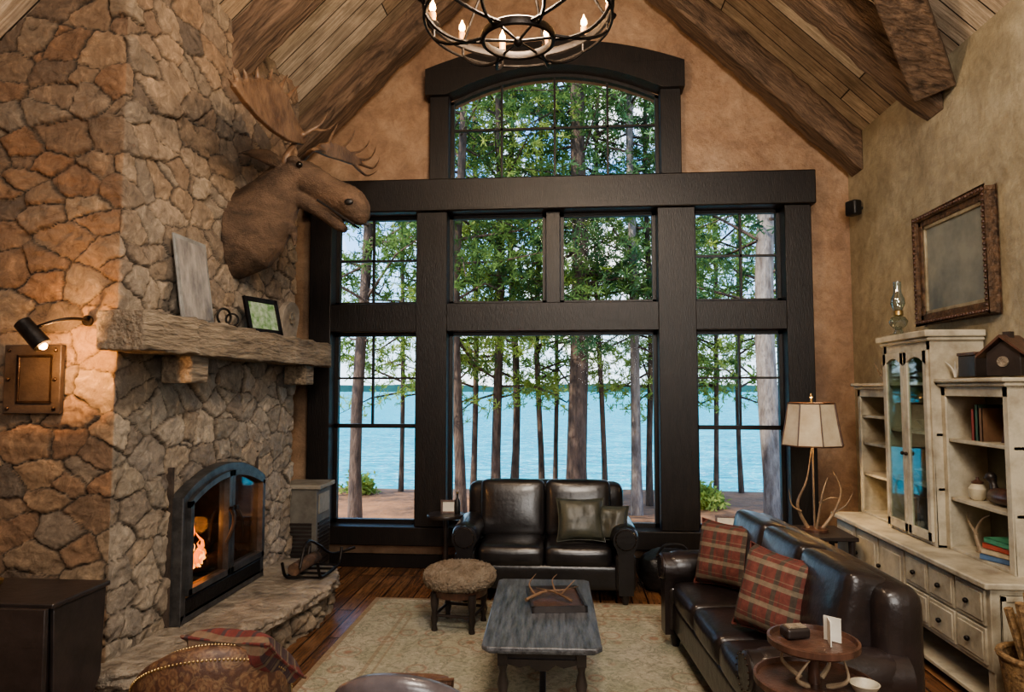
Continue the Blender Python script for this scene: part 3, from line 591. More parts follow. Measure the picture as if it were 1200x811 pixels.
# ---------------------------------------------------------------- sofas
def sofa(name,label,loc,rz,w,d,n,ml,aw=.2,nb=None,tall=.0,cr=.06):
    t=thing(name,label,'sofa',loc,rz); iw=w-2*aw; sd=d-.25
    B().rbox((0,.02,.22),(w-.08,d-.1,.2),.03,(0,0,0)).go('base',ml,t)
    for s in (-1,1):
        x=s*(w/2-aw/2); b=B()
        prof=[(-.07,.1),(.07,.1),(.075,.42)]+[(.0+.12*math.cos(a),.53+.1*math.sin(a)) for a in [R(-40+26*k) for k in range(11)]]+[(-.075,.42)]
        b.prism([(x+(u*s)*.85,z) for u,z in prof],lambda u,w_,dd:(u,dd,w_),-d/2+.02,d/2-.12)
        b.rbox((x,-.02,.27),(aw*.85,d-.12,.3),.04); b.rbox((x,-.06,.54),(aw*1.15,d-.16,.19),.09,(.0,.0,.01)); b.go('arm',ml,t,bev=.0)
        B().lathe([(.005,0),(.075,.0),(.085,-.012),(.085,-.02)],T(x,-d/2-.0,.54,90),24).go('arm_rosette',ml,t)
        q=[V((x+.08*math.cos(R(20*k)),-d/2-.004,.54+.08*math.sin(R(20*k)))) for k in range(18)]; b=B()
        for p in q: b.ball(p,.0045,n=6)
        b.go('nailhead_trim',mIronB,t)
    B().rbox((0,d/2-.12,.55),(w-.1,.2,.7),.08,(0,.02,.02),T(0,0,0,0)).go('back_frame',ml,t)
    cw=iw/n
    for i in range(n):
        x=-iw/2+cw*(i+.5); B().rbox((x,-.07,.38),(cw-.005,sd-.02,.17),.05,(0,.015,.025)).go('seat_cushion',ml,t)
    nb=nb or n; cw=(iw+.06)/nb
    for i in range(nb):
        x=-(iw+.06)/2+cw*(i+.5); B().rbox((0,0,0),(cw-.002,.2,.5+tall),cr,(0,.025,.006),T(x,d/2-.25,.68+tall/2,-11)).go('back_cushion',ml,t)
    for sx in (-1,1):
        for sy in (-1,1): B().lathe([(.018,0),(.028,.03),(.036,.07),(.03,.1),(.04,.13)],T(sx*(w/2-.1),sy*(d/2-.1),0),14).go('foot',mTabD,t)
    return t
sofa('loveseat','black leather loveseat below the picture window',(-.2,6.0,0),1,1.5,.88,2,mLea)
sofa('leather_sofa','dark brown leather sofa in front of the hutch',(1.08,3.97,0),-86,1.93,.8,3,mLeaB,nb=3,aw=.18,cr=.045)
def pillow(name,label,w,h,t,m,loc,rx,ry,rz,group=None):
    r=thing(name,label,'pillow',loc,0,group); r.rotation_euler=(R(rx),R(ry),R(rz)); 
    B().pillow(w,h,t).go('cushion_cover',m,r); 
    b=B(); e=[(-w/2,-h/2),(w/2,-h/2),(w/2,h/2),(-w/2,h/2),(-w/2,-h/2)]
    pts=[]
    for (p,q) in zip(e[:-1],e[1:]):
        for k in range(8):
            f=k/8; u=p[0]+(q[0]-p[0])*f; v_=p[1]+(q[1]-p[1])*f; U=u/(w/2); W_=v_/(h/2)
            pts.append(V((u*(1-.11*(1-W_**2)*abs(U)**3),0,v_*(1-.11*(1-U**2)*abs(W_)**3))))
    pts.append(pts[0]); b.tube(pts,.006,6); b.go('piping',m,r)
pillow('throw_pillow','olive square pillow on the loveseat, the larger one',.4,.36,.15,mOlive,(.1,5.78,.66),-20,0,4)
pillow('throw_pillow','smaller olive pillow tucked against the loveseat arm',.27,.3,.13,mOlive,(.36,5.8,.63),-20,0,-14)
pillow('plaid_pillow','red plaid pillow at the window end of sofa',.43,.42,.2,mPl1,(1.02,4.55,.68),-16,0,-42)
pillow('plaid_pillow','red plaid pillow in the middle of sofa',.4,.44,.2,mPl1,(1.06,3.68,.69),-16,6,-48)
# ---------------------------------------------------------------- ottoman
ot=thing('shearling_stool','round stool with fluffy tan shearling seat','stool',(-.8,5.08,0))
b=B(); b.lathe([(.02,.30),(.22,.3),(.26,.33),(.27,.37),(.255,.42),(.2,.445),(.08,.455),(.01,.455)],None,40)
o=b.go('shearling_seat',mShear,ot,ang=80); s=o.modifiers.new('s','SUBSURF'); s.levels=s.render_levels=3; t3=bpy.data.textures.new('shag','CLOUDS'); t3.noise_scale=.012; dm=o.modifiers.new('d','DISPLACE'); dm.texture=t3; dm.strength=.045
B().lathe([(.01,.25),(.2,.25),(.21,.3),(.01,.3)],None,32).go('apron',mRedW,ot)
for k in range(4):
    a=R(35+90*k); M_=T(.2*math.cos(a),.2*math.sin(a),0); B().lathe([(.018,0),(.024,.02),(.016,.05),(.028,.1),(.02,.15),(.03,.2),(.03,.28)],M_,12).go('leg',mTabD,ot)
b=B(); 
for k in range(4):
    a=R(35+90*k); c=R(125+90*k); b.tube([(.2*math.cos(a),.2*math.sin(a),.12),(.2*math.cos(c),.2*math.sin(c),.12)],.011,8)
b.go('stretcher',mTabD,ot)
# ---------------------------------------------------------------- coffee table
ct=thing('coffee_table','long blue black distressed wooden coffee table on the rug','coffee table',(-.15,4.05,0),1.5)
cc=lambda a,b_,c:[(-a,-b_+c),(-a+c,-b_),(a-c,-b_),(a,-b_+c),(a,b_-c),(a-c,b_),(-a+c,b_),(-a,b_-c)]
B().prism(cc(.3,.61,.03),lambda u,w,d:(u,w,d),.45,.475).prism(cc(.288,.598,.03),lambda u,w,d:(u,w,d),.438,.452).go('tabletop',mTab,ct,bev=.006)
B().box(-.21,.21,-.48,.48,.37,.438).go('apron',mTabD,ct,bev=.004)
for sx in (-1,1):
    for sy in (-1,1):
        b=B(); b.lathe([(.012,0),(.024,.02),(.013,.05),(.028,.11),(.015,.17),(.031,.25),(.017,.31),(.026,.35)],T(sx*.2,sy*.48,0),16); b.cb((sx*.2,sy*.48,.39),(.05,.05,.09)); b.go('leg',mTabD,ct)
for sy in (-1,1):
    B().prism([(-.2,.375),(.2,.375),(.17,.35),(.11,.335),(.07,.35),(.03,.32),(-.03,.32),(-.07,.35),(-.11,.335),(-.17,.35)],lambda u,w,d:(u,sy*.49+d,w),-.008,.008).go('scalloped_rail',mTabD,ct)
B().box(-.2,.2,-.495,-.465,.1,.13).box(-.2,.2,.465,.495,.1,.13).box(-.018,.018,-.48,.48,.1,.13).go('stretcher',mTabD,ct,bev=.004)
ty=thing('tray','square dark tray at the middle of coffee table','tray',(-.08,4.18,.476),8)
B().box(-.15,.15,-.2,.2,0,.015).go('tray_base',mRedW,ty,bev=.004)
B().box(-.16,-.145,-.21,.21,0,.035).box(.145,.16,-.21,.21,0,.035).box(-.16,.16,-.21,-.195,0,.035).box(-.16,.16,.195,.21,0,.035).go('tray_rim',mTabD,ty)
b=B(); g=V((-.1,4.2,.505))
for pts,r in ((((-.15,-.1,.0),(-.05,.0,.02),(.08,.02,.03),(.16,-.04,.07)),.011),(((-.1,-.03,.01),(-.14,.05,.05),(-.1,.1,.1)),.008),(((.02,.01,.02),(.0,.07,.07),(.03,.1,.1)),.007),(((.12,-.1,0),(.02,-.04,.03),(-.1,.08,.02)),.01),(((.05,-.06,.02),(.1,.02,.05),(.14,.06,.08)),.008)):
    tine(b,[g+V(p) for p in pts],r)
single(b,'shed_antlers',mAnt,'tangle of shed antlers lying on the tray','antler ornament')
# ---------------------------------------------------------------- rug
def rugmat():
    m,t,p=nt('faded_oriental_rug'); v=coords(t); vo=t.nodes.new('ShaderNodeTexVoronoi'); vo.inputs['Scale'].default_value=4.5; t.links.new(v,vo.inputs[0])
    c=mixc(t,ramp(t,noi(t,v,3,5,.6,.5),[(.4,(0,0,0)),(.6,(1,1,1))]),(.35,.34,.25),(.45,.41,.32))
    c=mixc(t,ramp(t,vo.outputs[0],[(.12,(.7,.7,.7)),(.2,(0,0,0)),(.34,(0,0,0)),(.38,(.6,.6,.6)),(.43,(0,0,0))]),c,(.3,.14,.09))
    c=mixc(t,ramp(t,noi(t,v,11,4,.6,1.5),[(.52,(0,0,0)),(.56,(.7,.7,.7)),(.62,(0,0,0))]),c,(.17,.18,.13))
    s=t.nodes.new('ShaderNodeSeparateXYZ'); t.links.new(v,s.inputs[0]); prev=None
    for ax,hw in (('X',1.6),('Y',2.15)):
        q=mth(t,'SUBTRACT',hw,mth(t,'ABSOLUTE',s.outputs[ax],None)); prev=mth(t,'MINIMUM',prev,q) if prev else q
    bd=ramp(t,prev,[(0,(.8,.8,.8)),(.04,(0,0,0)),(.32,(.5,.5,.5)),(.345,(0,0,0)),(.39,(.5,.5,.5)),(.405,(0,0,0))],True)
    c=mixc(t,bd,c,(.27,.19,.12)); c=mixc(t,.7,c,ramp(t,noi(t,v,40,5,.8),[(.3,(.45,.45,.45)),(.7,(1.25,1.25,1.25))]),'MULTIPLY'); t.links.new(c,p.inputs['Base Color']); p.inputs['Roughness'].default_value=.95; bump(t,p,noi(t,v,120),.5,.005); return m
o=B().box(-1.6,1.6,-2.15,2.15,0,.012).go('area_rug',rugmat(),bev=.004); o.location=(0,3.55,0); tag(o,'large faded oriental rug with soft rust and green pattern','rug')
# ---------------------------------------------------------------- armchairs in the foreground
def armchair(name,label,loc,rz,ml,nails=True,scl=(.8,.8,.93),ms_=None):
    t=thing(name,label,'armchair',loc,rz); t.scale=scl
    B().rbox((0,0,.24),(.66,.68,.22),.04).go('base',ml,t)
    B().rbox((0,-.05,.4),(.5,.56,.16),.06,(0,0,.03)).go('seat_cushion',ms_ or ml,t)
    b=B(); vs=[];fs=[]; prof=[(0,.15),(.02,.6),(.025,.8),(.022,.875),(.0,.9),(-.04,.905),(-.075,.88),(-.09,.8),(-.09,.55),(-.08,.4)]; n=24
    for i in range(n+1):
        a=R(-12+204*i/n); e=abs(a-math.pi/2)/(math.pi/2); drop=.24*e**2
        for (dr,z) in prof:
            rr=.34+dr; zz=z-(drop*(z-.15)/.75); vs.append((rr*math.cos(a),.02+rr*math.sin(a)*.85,zz))
    m=len(prof)
    for i in range(n):
        for k in range(m): fs.append((i*m+k,i*m+(k+1)%m,(i+1)*m+(k+1)%m,(i+1)*m+k))
    fs+=[tuple(range(m)),tuple(n*m+k for k in range(m))[::-1]]
    b.add(vs,fs).go('back_and_arms',ml,t,ang=75)
    if nails:
        for row,(dr,z) in enumerate(((.024,.865),(-.06,.9))):
            b=B()
            for i in range(70):
                a=R(-8+196*i/69); e=abs(a-math.pi/2)/(math.pi/2); zz=z-(.24*e**2*(z-.15)/.75); b.ball(((.34+dr)*math.cos(a),.02+(.34+dr)*math.sin(a)*.85,zz),.0062,n=6)
            b.go('nailhead_trim',mGold,t)
    for sx in (-1,1):
        for sy in (-1,1): B().lathe([(.015,0),(.03,.06),(.025,.13)],T(sx*.26,sy*.27,0),12).go('leg',mTabD,t)
    return t
armchair('armchair','brown patterned barrel chair with brass nailheads in left foreground',(-1.36,2.6,0),200,mTap,True,(.78,.8,.925),mLeaR)
armchair('armchair','mauve grey barrel chair at bottom centre, back to viewer',(-.53,2.4,0),176,mLeaG,False,(.8,.8,.94),mLeaR)
pillow('plaid_pillow','dark red patterned pillow resting in the brown armchair',.36,.34,.14,mPl2,(-1.23,2.58,.725),50,0,-8)
pillow('throw_pillow','dark pillow resting in the mauve armchair',.28,.3,.12,mLeaR,(-.53,2.42,.64),30,0,0)
# ---------------------------------------------------------------- round tiered table
rt_=thing('tiered_table','round two tier table beside the sofa arm','side table',(.87,2.58,0))
for nm,z,r in (('upper_tray',.83,.155),('lower_tray',.69,.205)):
    B().lathe([(.01,z),(r-.01,z),(r,z+.008),(r,z+.028),(r-.01,z+.03),(r-.014,z+.014),(.01,z+.014)],None,40).go(nm,mRedW,rt_)
b=B().lathe([(.02,.04),(.024,.3),(.018,.5),(.022,.69),(.015,.83)],None,14); 
for k in range(3):
    a=R(90+120*k); b.tube(arc((0,0,.2),(.15*math.cos(a),.15*math.sin(a),.2),(.22*math.cos(a),.22*math.sin(a),.015)),.016,8)
b.go('pedestal',mRedW,rt_)
b=B()
for k in range(4):
    a=R(45+90*k); tine(b,[V((.05*math.cos(a),.05*math.sin(a),.705)),V((.12*math.cos(a),.12*math.sin(a),.75)),V((.09*math.cos(a+.4),.09*math.sin(a+.4),.82))],.011)
b.go('antler_support',mAntL,rt_)
t=thing('folded_card','cream folded card standing on the round table','card',(.92,2.56,.846),20); B().box(-.03,.03,-.002,.002,0,.085,T(0,0,0,0,0,60)).box(-.03,.03,-.002,.002,0,.085,T(.03,.02,0,0,0,120)).go('card',mWhite,t)
t=thing('coaster_box','small wooden coaster box on the round table','box',(.82,2.62,.846),15); B().rbox((0,0,.02),(.09,.06,.035),.008).go('box',mTabD,t); B().box(-.035,.035,-.02,.02,.038,.043).go('lid_inlay',mMant,t)
t=thing('ceramic_bowl','small pale bowl on the lower tier','bowl',(1.01,2.5,.705)); B().lathe([(.02,0),(.03,.003),(.05,.035),(.046,.036),(.026,.008),(.01,.008)],None,20).go('bowl',mCream,t)
# ---------------------------------------------------------------- hutch
hu=thing('hutch','long cream painted hutch with drawers and glazed centre','hutch',(2.45,4.9,0))
HX=2.2; hz=.73; hy0,hy1=3.86,5.92
G=dict(parent=hu,world=True)
B().box(HX-.03,XR-.01,hy0-.03,hy1+.02,hz-.035,hz).go('countertop',mCream,bev=.008,**G)
b=B().box(HX+.012,XR-.02,hy0+.0,hy1,.26,hz-.035)
for y in (hy0+.03,hy0+1.0,hy1-.03):
    for x in (HX+.05,XR-.08): b.box(x-.03,x+.03,y-.03,y+.03,0,.27)
b.box(XR-.05,XR-.02,hy0,hy1,.04,.3).box(HX+.02,XR-.02,hy0,hy1,.06,.085); b.go('base_cabinet',mCream,bev=.005,**G)
nc=3; cw=.29
for i in range(nc):
    for j in range(2):
        y=hy0+.03+cw*i; z=.285+j*.203
        d=B().box(HX,HX+.02,y+.008,y+cw-.008,z,z+.19).box(HX-.006,HX+.01,y+.025,y+cw-.025,z+.02,z+.17).go('drawer',mCream,bev=.005,**G)
        B().ball((HX-.02,y+cw/2,z+.095),.015,n=10).go('knob',mIron,d,world=True)
for i in range(3):
    w_=(hy1-hy0-.05-nc*cw)/3; y=hy0+.03+cw*nc+w_*i
    d=B().box(HX,HX+.02,y+.01,y+w_-.01,.285,.68).box(HX-.006,HX+.01,y+.05,y+w_-.05,.33,.635).go('cabinet_door',mCream,bev=.005,**G); B().ball((HX-.02,y+w_-.04,.5),.015,n=10).go('knob',mIron,d,world=True)
b=B(); b.box(HX+.06,XR-.06,hy0-.008,hy0,.3,.33).box(HX+.06,XR-.06,hy0-.008,hy0,hz-.1,hz-.07).box(HX+.06,HX+.09,hy0-.008,hy0,.3,hz-.07).box(XR-.09,XR-.06,hy0-.008,hy0,.3,hz-.07); b.go('end_panel_moulding',mCream,bev=.004,**G)
def shelfunit(y0,y1,x0,zt,shelves,corn=.05,nm='open_shelf_unit'):
    b=B().box(x0,XR-.01,y0,y0+.025,hz,zt).box(x0,XR-.01,y1-.025,y1,hz,zt).box(x0,XR-.01,y0,y1,zt-.025,zt).box(x0,XR-.01,y0,y1,hz,hz+.02)
    for z in shelves: b.box(x0+.015,XR-.01,y0,y1,z-.012,z+.01)
    b.box(x0-.006,x0+.01,y0,y0+.045,hz,zt).box(x0-.006,x0+.01,y1-.045,y1,hz,zt).box(x0-.006,x0+.01,y0,y1,zt-.06,zt); o=b.go(nm,mCream,bev=.003,**G)
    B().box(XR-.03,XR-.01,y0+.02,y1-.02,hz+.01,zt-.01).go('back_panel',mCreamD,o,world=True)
    B().box(x0-.03,XR-.01,y0-.02,y1+.02,zt,zt+.025).box(x0-.05,XR-.01,y0-.035,y1+.035,zt+.025,zt+corn).go('cornice',mCream,o,world=True,bev=.008); return o
SX=2.42
shelfunit(3.98,4.65,SX,1.76,[1.05,1.42]); shelfunit(5.3,5.93,SX,1.74,[1.05,1.3,1.52])
cu=shelfunit(4.65,5.3,2.36,2.06,[1.1,1.45,1.78],.07,'glazed_cabinet')
for y0,y1,kn in ((4.67,4.972,4.95),(4.978,5.28,5.0)):
    b=B(); z0,z1=hz+.03,2.0; b.box(2.335,2.358,y0,y0+.045,z0,z1).box(2.335,2.358,y1-.045,y1,z0,z1).box(2.335,2.358,y0,y1,z0,z0+.06)
    poly=[(y0,z1),(y1,z1),(y1,z1-.1)]+[(y1+(y0-y1)*k/10,z1-.1+.06*math.sin(math.pi*k/10)) for k in range(1,10)]+[(y0,z1-.1)]
    b.prism(poly,lambda u,w,d:(d,u,w),2.335,2.358); d=b.go('glass_door',mCream,bev=.003,**G)
    B().box(2.344,2.349,y0+.03,y1-.03,z0+.04,z1-.05).go('door_glass',mGl2,d,world=True); B().ball((2.322,kn,1.3),.013,n=10).go('knob',mIronB,d,world=True)
def frame(name,label,loc,rz,w,h,mf,mi,tilt=-10,fw_=.018):
    t=thing(name,label,'picture frame',loc,rz); M_=T(0,0,0,tilt); b=B()
    b.box(-w/2,w/2,0,.015,0,fw_,M_).box(-w/2,w/2,0,.015,h-fw_,h,M_).box(-w/2,-w/2+fw_,0,.015,0,h,M_).box(w/2-fw_,w/2,0,.015,0,h,M_); b.go('frame',mf,t,bev=.003)
    B().box(-w/2+.004,w/2-.004,.006,.013,.004,h-.004,M_).go('picture',mi,t)
frame('photo_frame','red toned framed photo on top hutch shelf',(2.54,4.15,1.431),-90,.22,.26,mRedW,MT('red_photo_print',(.4,.15,.1),(.6,.5,.4),14,.3,bmp=0))
frame('photo_frame','dark framed photo in the far hutch shelves',(2.58,5.6,.752),-90,.2,.22,mTabD,MT('bw_photo_print',(.5,.48,.42),(.1,.1,.1),14,.3,bmp=0))
frame('photo_frame','small red framed card on right window sill',(onY(852,606,6.55).x,6.56,zs1),-4,.2,.14,mRedW,mWhite)
frame('photo_frame','tiny red framed picture on table beside loveseat',(-1.1,6.3,.6),6,.14,.12,mRedW,mWhite)
cols=[(.08,.3,.17),(.45,.09,.05),(.55,.45,.3),(.1,.18,.32)]
labs=['green book lying on top of the hutch book stack','red book second from top of hutch stack','tan book second from bottom of hutch stack','blue book at bottom of hutch book stack']
z=.752
def book(label,loc,rz,w,c,group,upright=False,h=.03,dp=.18):
    mm=MT('book_cloth',c,None,9,.6,bmp=.1); t=thing('book',label,'book',loc,rz,group); M_=T(0,0,w/2,0,90) if upright else None
    B().box(-w/2,w/2,-dp/2,dp/2,0,.004,M_).box(-w/2,w/2,-dp/2,dp/2,h-.004,h,M_).box(-w/2,w/2,-dp/2,-dp/2+.004,0,h,M_).go('cover',mm,t); B().box(-w/2+.005,w/2-.005,-dp/2+.004,dp/2-.005,.004,h-.004,M_).go('pages',mWhite,t)
for i in (3,2,1,0):
    book(labs[i],(2.54,4.2,z),-85+i*6,.26-.015*(3-i),cols[i],'books stacked on the bottom hutch shelf'); z+=.031
for i,(l,c,y,hh) in enumerate((('brown upright book nearest viewer on top hutch shelf',(.2,.11,.06),4.36,.2),('dark green upright book in middle of top hutch shelf trio',(.06,.12,.08),4.4,.22),('red upright book farthest of top hutch shelf trio',(.3,.06,.05),4.44,.19))):
    book(l,(2.55,y,1.431),-90,hh,c,'upright books on the top hutch shelf',True,.032,.15)
for i,(l,c,y,hh) in enumerate((('blue upright book behind the far glass door',(.09,.14,.2),5.14,.22),('tan upright book behind the far glass door',(.4,.3,.17),5.19,.2))):
    book(l,(2.55,y,.752),-90,hh,c,'upright books inside the glazed cabinet',True,.034,.15)
t=thing('carved_duck','dark carved wooden duck on the middle hutch shelf','duck carving',(2.53,4.25,1.062),90)
B().add(*loft([((-.14,0,.05),.02,.02,.02),((-.08,0,.05),.05,.04,.045),((0,0,.05),.055,.045,.055),((.08,0,.05),.045,.045,.045),((.12,0,.05),.01,.01,.01)],14)).go('body',mRedW,t); b=B().tube(crv([(.07,0,.08),(.09,0,.12),(.1,0,.15)],3),[.025,.022,.02,.02,.022,.025,.02],10).ball((.11,0,.155),.032).tube([(.13,0,.15),(.18,0,.14)],[.014,.006]); b.go('head',mTabD,t)
b=B(); g=V((2.51,4.45,.752)); tine(b,[g,g+V((0,.05,.1)),g+V((0,-.02,.2)),g+V((0,-.1,.24))],.014); tine(b,[g+V((0,.04,.1)),g+V((0,.12,.16)),g+V((0,.13,.22))],.01); b.tube([g,g+V((0,0,.006))],.03); single(b,'antler_stand',mAntL,'pale antler standing on lower hutch shelf','antler ornament')
mCer=MT('cream_ceramic',(.6,.55,.42),(.45,.38,.26),9,.3,bmp=.05)
dl=['white bowl on the top shelf inside glazed hutch','white bowl on middle shelf inside glazed hutch','white bowl on bottom shelf inside glazed hutch']
for i,z in enumerate((1.79,1.46,1.11)):
    t=thing('bowl',dl[i],'bowl',(2.5,4.95+.04*i,z)); B().lathe([(.03,0),(.035,.01),(.08,.07),(.075,.07),(.03,.015),(.01,.012)],None,22).go('bowl',mCer,t)
dl=['small jar on upper far hutch shelf','small jar on lower far hutch shelf','small jar on the middle hutch shelf beside the duck']
for i,(y,z) in enumerate(((5.58,1.311),(5.58,1.062),(4.48,1.062))):
    t=thing('jar',dl[i],'jar',(2.52,y,z)); B().lathe([(.03,0),(.045,.02),(.05,.07),(.03,.1)],None,18).go('jar_body',mCer,t); B().lathe([(.032,.1),(.034,.112),(.01,.125),(.008,.14)],None,14).go('lid',mRedW,t)
t=thing('oil_lamp','glass oil lamp with chimney on top of hutch','oil lamp',(2.42,5.2,2.13))
mGlass=glassm('clear_lamp_glass',(.7,.78,.72),.35)
B().lathe([(.065,0),(.07,.008),(.035,.02),(.022,.05),(.055,.08),(.064,.11),(.045,.14),(.02,.15)],None,20).go('font',mGlass,t); B().lathe([(.024,.15),(.034,.155),(.034,.185),(.02,.195)],None,16).go('burner',mGold,t); B().lathe([(.028,.19),(.05,.24),(.044,.28),(.026,.32),(.026,.4)],None,18).go('glass_chimney',mGlass,t)
t=thing('birdhouse','dark wooden birdhouse with a pitched roof and round opening','birdhouse',(2.5,4.08,1.82),-60)
B().box(-.09,.09,-.07,.07,0,.13).prism([(-.09,.13),(.09,.13),(0,.2)],lambda u,w,d:(u,d,w),-.07,.07).go('house_body',mTabD,t,bev=.003)
B().add([(-.13,-.1,.105),(0,-.1,.215),(.13,-.1,.105),(.13,-.1,.12),(0,-.1,.232),(-.13,-.1,.12),(-.13,.1,.105),(0,.1,.215),(.13,.1,.105),(.13,.1,.12),(0,.1,.232),(-.13,.1,.12)],[(0,1,4,5),(1,2,3,4),(6,11,10,7),(7,10,9,8),(5,4,10,11),(4,3,9,10),(0,6,7,1),(1,7,8,2),(0,5,11,6),(2,8,9,3)]).go('roof',mRedW,t); B().lathe([(.005,0),(.03,0),(.03,.008),(.005,.008)],T(0,-.07,.08,90),20).go('entrance_ring',mMant,t); B().box(-.02,.02,-.03,.01,.19,.25).go('roof_chimney',mTabD,t)
t=thing('small_wood_crate','small dark slatted box beside birdhouse on hutch','box',(2.52,4.42,1.82),-90); B().box(-.09,.09,-.07,.07,0,.13).go('box',mTabD,t,bev=.005); B().box(-.095,.095,-.075,.075,.13,.15).go('lid',mRedW,t,bev=.004)
b=B(); g=V((2.5,5.6,1.795)); tine(b,[g,g+V((0,.1,.06)),g+V((0,.2,.16))],.014); tine(b,[g,g+V((0,-.1,.08)),g+V((0,-.15,.17))],.013); tine(b,[g+V((0,.06,.04)),g+V((0,.07,.12))],.01); single(b,'antler_ornament',mAntL,'small antler lying atop the far hutch section','antler ornament')
b=B(); g=V((2.47,4.58,1.82))
for k in range(6): a=R(60*k); tine(b,[g,g+V((.02*math.cos(a),.02*math.sin(a),.06)),g+V((.06*math.cos(a),.06*math.sin(a),.1))],.008)
single(b,'dried_flower',mWhite,'small white dried flower on the hutch top','flower')
# ---------------------------------------------------------------- picture on right wall, speaker
pc=thing('wall_picture','ornately framed picture hung high on the right wall','picture',(XR-.02,4.9,2.22))
y0,y1,z0,z1=4.46,5.36,2.22,3.03
def pf(b,y0,y1,z0,z1,w,xa_,xb_): b.box(xa_,xb_,y0,y1,z0,z0+w).box(xa_,xb_,y0,y1,z1-w,z1).box(xa_,xb_,y0,y0+w,z0,z1).box(xa_,xb_,y1-w,y1,z0,z1)
b=B(); pf(b,y0,y1,z0,z1,.035,2.62,2.695); pf(b,y0+.03,y1-.03,z0+.03,z1-.03,.05,2.645,2.695); b.go('frame',MT('carved_worn_frame',(.18,.105,.06),(.04,.024,.016),24,.4,bmp=1.,bs=45,bd=.02),pc,world=True,bev=.01)
b=B()
for i in range(26):
    for z in (z0+.018,z1-.018): b.ball((2.618,y0+.02+(y1-y0-.04)*i/25,z),.012,n=8)
for i in range(23):
    for y in (y0+.018,y1-.018): b.ball((2.618,y,z0+.02+(z1-z0-.04)*i/22),.012,n=8)
b.go('beaded_edge',mRedW,pc,world=True)
b=B(); pf(b,y0+.08,y1-.08,z0+.08,z1-.08,.022,2.655,2.69); b.go('inner_liner',MT('pale_gilt_liner',(.42,.36,.25),(.24,.19,.12),12,.4,.3,bmp=.3),pc,world=True,bev=.003)
B().box(2.67,2.69,y0+.1,y1-.1,z0+.1,z1-.1).go('canvas',MT('faded_landscape_canvas',(.26,.26,.22),(.12,.13,.125),3,.45,bmp=.1),pc,world=True)
p=onX(1000,244,XR-.08); t=thing('corner_speaker','small black speaker high in the right corner','speaker',p); B().rbox((0,0,0),(.09,.12,.14),.02,(0,0,0),T(0,0,0,0,0,25)).go('speaker_box',mBlk,t); B().tube([(.02,0,0),(.08,0,0)],.015).go('bracket',mBlk,t)
# ---------------------------------------------------------------- lamp + end table
lt=thing('end_table','dark end table in the corner behind the sofa','end table',(1.93,5.62,0))
B().box(-.24,.24,-.24,.24,.6,.63).go('tabletop',mTabD,lt,bev=.006)
for sx in (-1,1):
    for sy in (-1,1): B().lathe([(.015,0),(.025,.2),(.02,.4),(.028,.6)],T(sx*.2,sy*.2,0),10).go('leg',mTabD,lt)
lp=thing('antler_lamp','antler table lamp with laced hide shade','lamp',(1.93,5.62,.631))
b=B().lathe([(.01,0),(.1,0),(.1,.02),(.02,.03)],None,20); b.go('base',mRedW,lp)
b=B(); Z=V
tine(b,[Z((.06,0,.02)),Z((.16,0,.16)),Z((.21,0,.32)),Z((.16,.02,.46))],.015); tine(b,[Z((.14,0,.14)),Z((.24,0,.2)),Z((.3,0,.3))],.011)
tine(b,[Z((-.05,0,.02)),Z((-.12,.02,.2)),Z((-.05,0,.4)),Z((0,0,.7))],.016); tine(b,[Z((-.1,0,.15)),Z((-.17,0,.2)),Z((-.19,0,.32))],.01); tine(b,[Z((0,-.04,.02)),Z((.05,-.05,.3)),Z((.1,-.03,.42))],.012); tine(b,[Z((.03,-.03,.22)),Z((.1,-.08,.27)),Z((.2,-.06,.26))],.009)
b.tube([(0,0,.02),(0,0,.75)],.008); b.go('antler_stem',mAntD,lp)
o=B().lathe([(.235,.67),(.2,.84),(.18,1.0),(.178,1.0),(.198,.84),(.232,.67)],None,8); o.f=[f for f in o.f if len(f)==4]; o.go('lamp_shade',mShade,lp,smooth=False)
b=B()
for r,z in ((.236,.67),(.181,1.0)):
    P8=[V((r*math.cos(R(45*k)),r*math.sin(R(45*k)),z)) for k in range(9)]; b.tube(P8,.006,6)
for k in range(8): a=R(45*k); b.tube([(.236*math.cos(a),.236*math.sin(a),.67),(.181*math.cos(a),.181*math.sin(a),1.0)],.005,6)
b.go('shade_lacing',mLeaR,lp); B().lathe([(.006,.75),(.006,1.04),(.015,1.05),(.004,1.08)],None,10).go('finial',mGold,lp)
# ---------------------------------------------------------------- louvred cabinet by the window
lc=thing('louvred_cabinet','dark grey louvred cabinet between chimney and window','cabinet',(-2.35,6.38,0))
B().box(-2.62,-2.28,6.12,6.48,0,.83).go('body',mGrey,lc,world=True,bev=.004); B().box(-2.64,-2.24,6.1,6.5,.83,.87).go('countertop',mGreyT,lc,world=True,bev=.008)
b=B()
for k in range(12): b.box(-2.58,-2.32,6.1,6.115,.12+k*.035,.14+k*.035,None); 
b.go('louvres',mTabD,lc,world=True)
b=B()
for k in range(12): b.box(-2.282,-2.27,6.16,6.44,.12+k*.035,.14+k*.035)
b.go('side_louvres',mTabD,lc,world=True)
B().box(-2.282,-2.272,6.17,6.43,.6,.78).go('drawer_front',mGreyT,lc,world=True,bev=.003)
lg=thing('iron_log_rack','black iron log rack standing on the hearth end','log rack',(-2.05,5.45,.27))
b=B()
for x in (-.14,.14): b.tube(crv([(x,-.28,.14),(x,-.22,.03),(x,-.1,.012),(x,.1,.012),(x,.22,.03),(x,.28,.14)]),.012,8)
for y in (-.2,-.07,.07,.2): b.tube([(-.14,y,.015),(.14,y,.015)],.01,8)
b.tube(crv([(0,-.28,.1),(0,-.15,.27),(0,.1,.2),(.05,.3,.08),(.2,.45,.1)]),.011,8); b.go('rack_frame',mIron,lg)
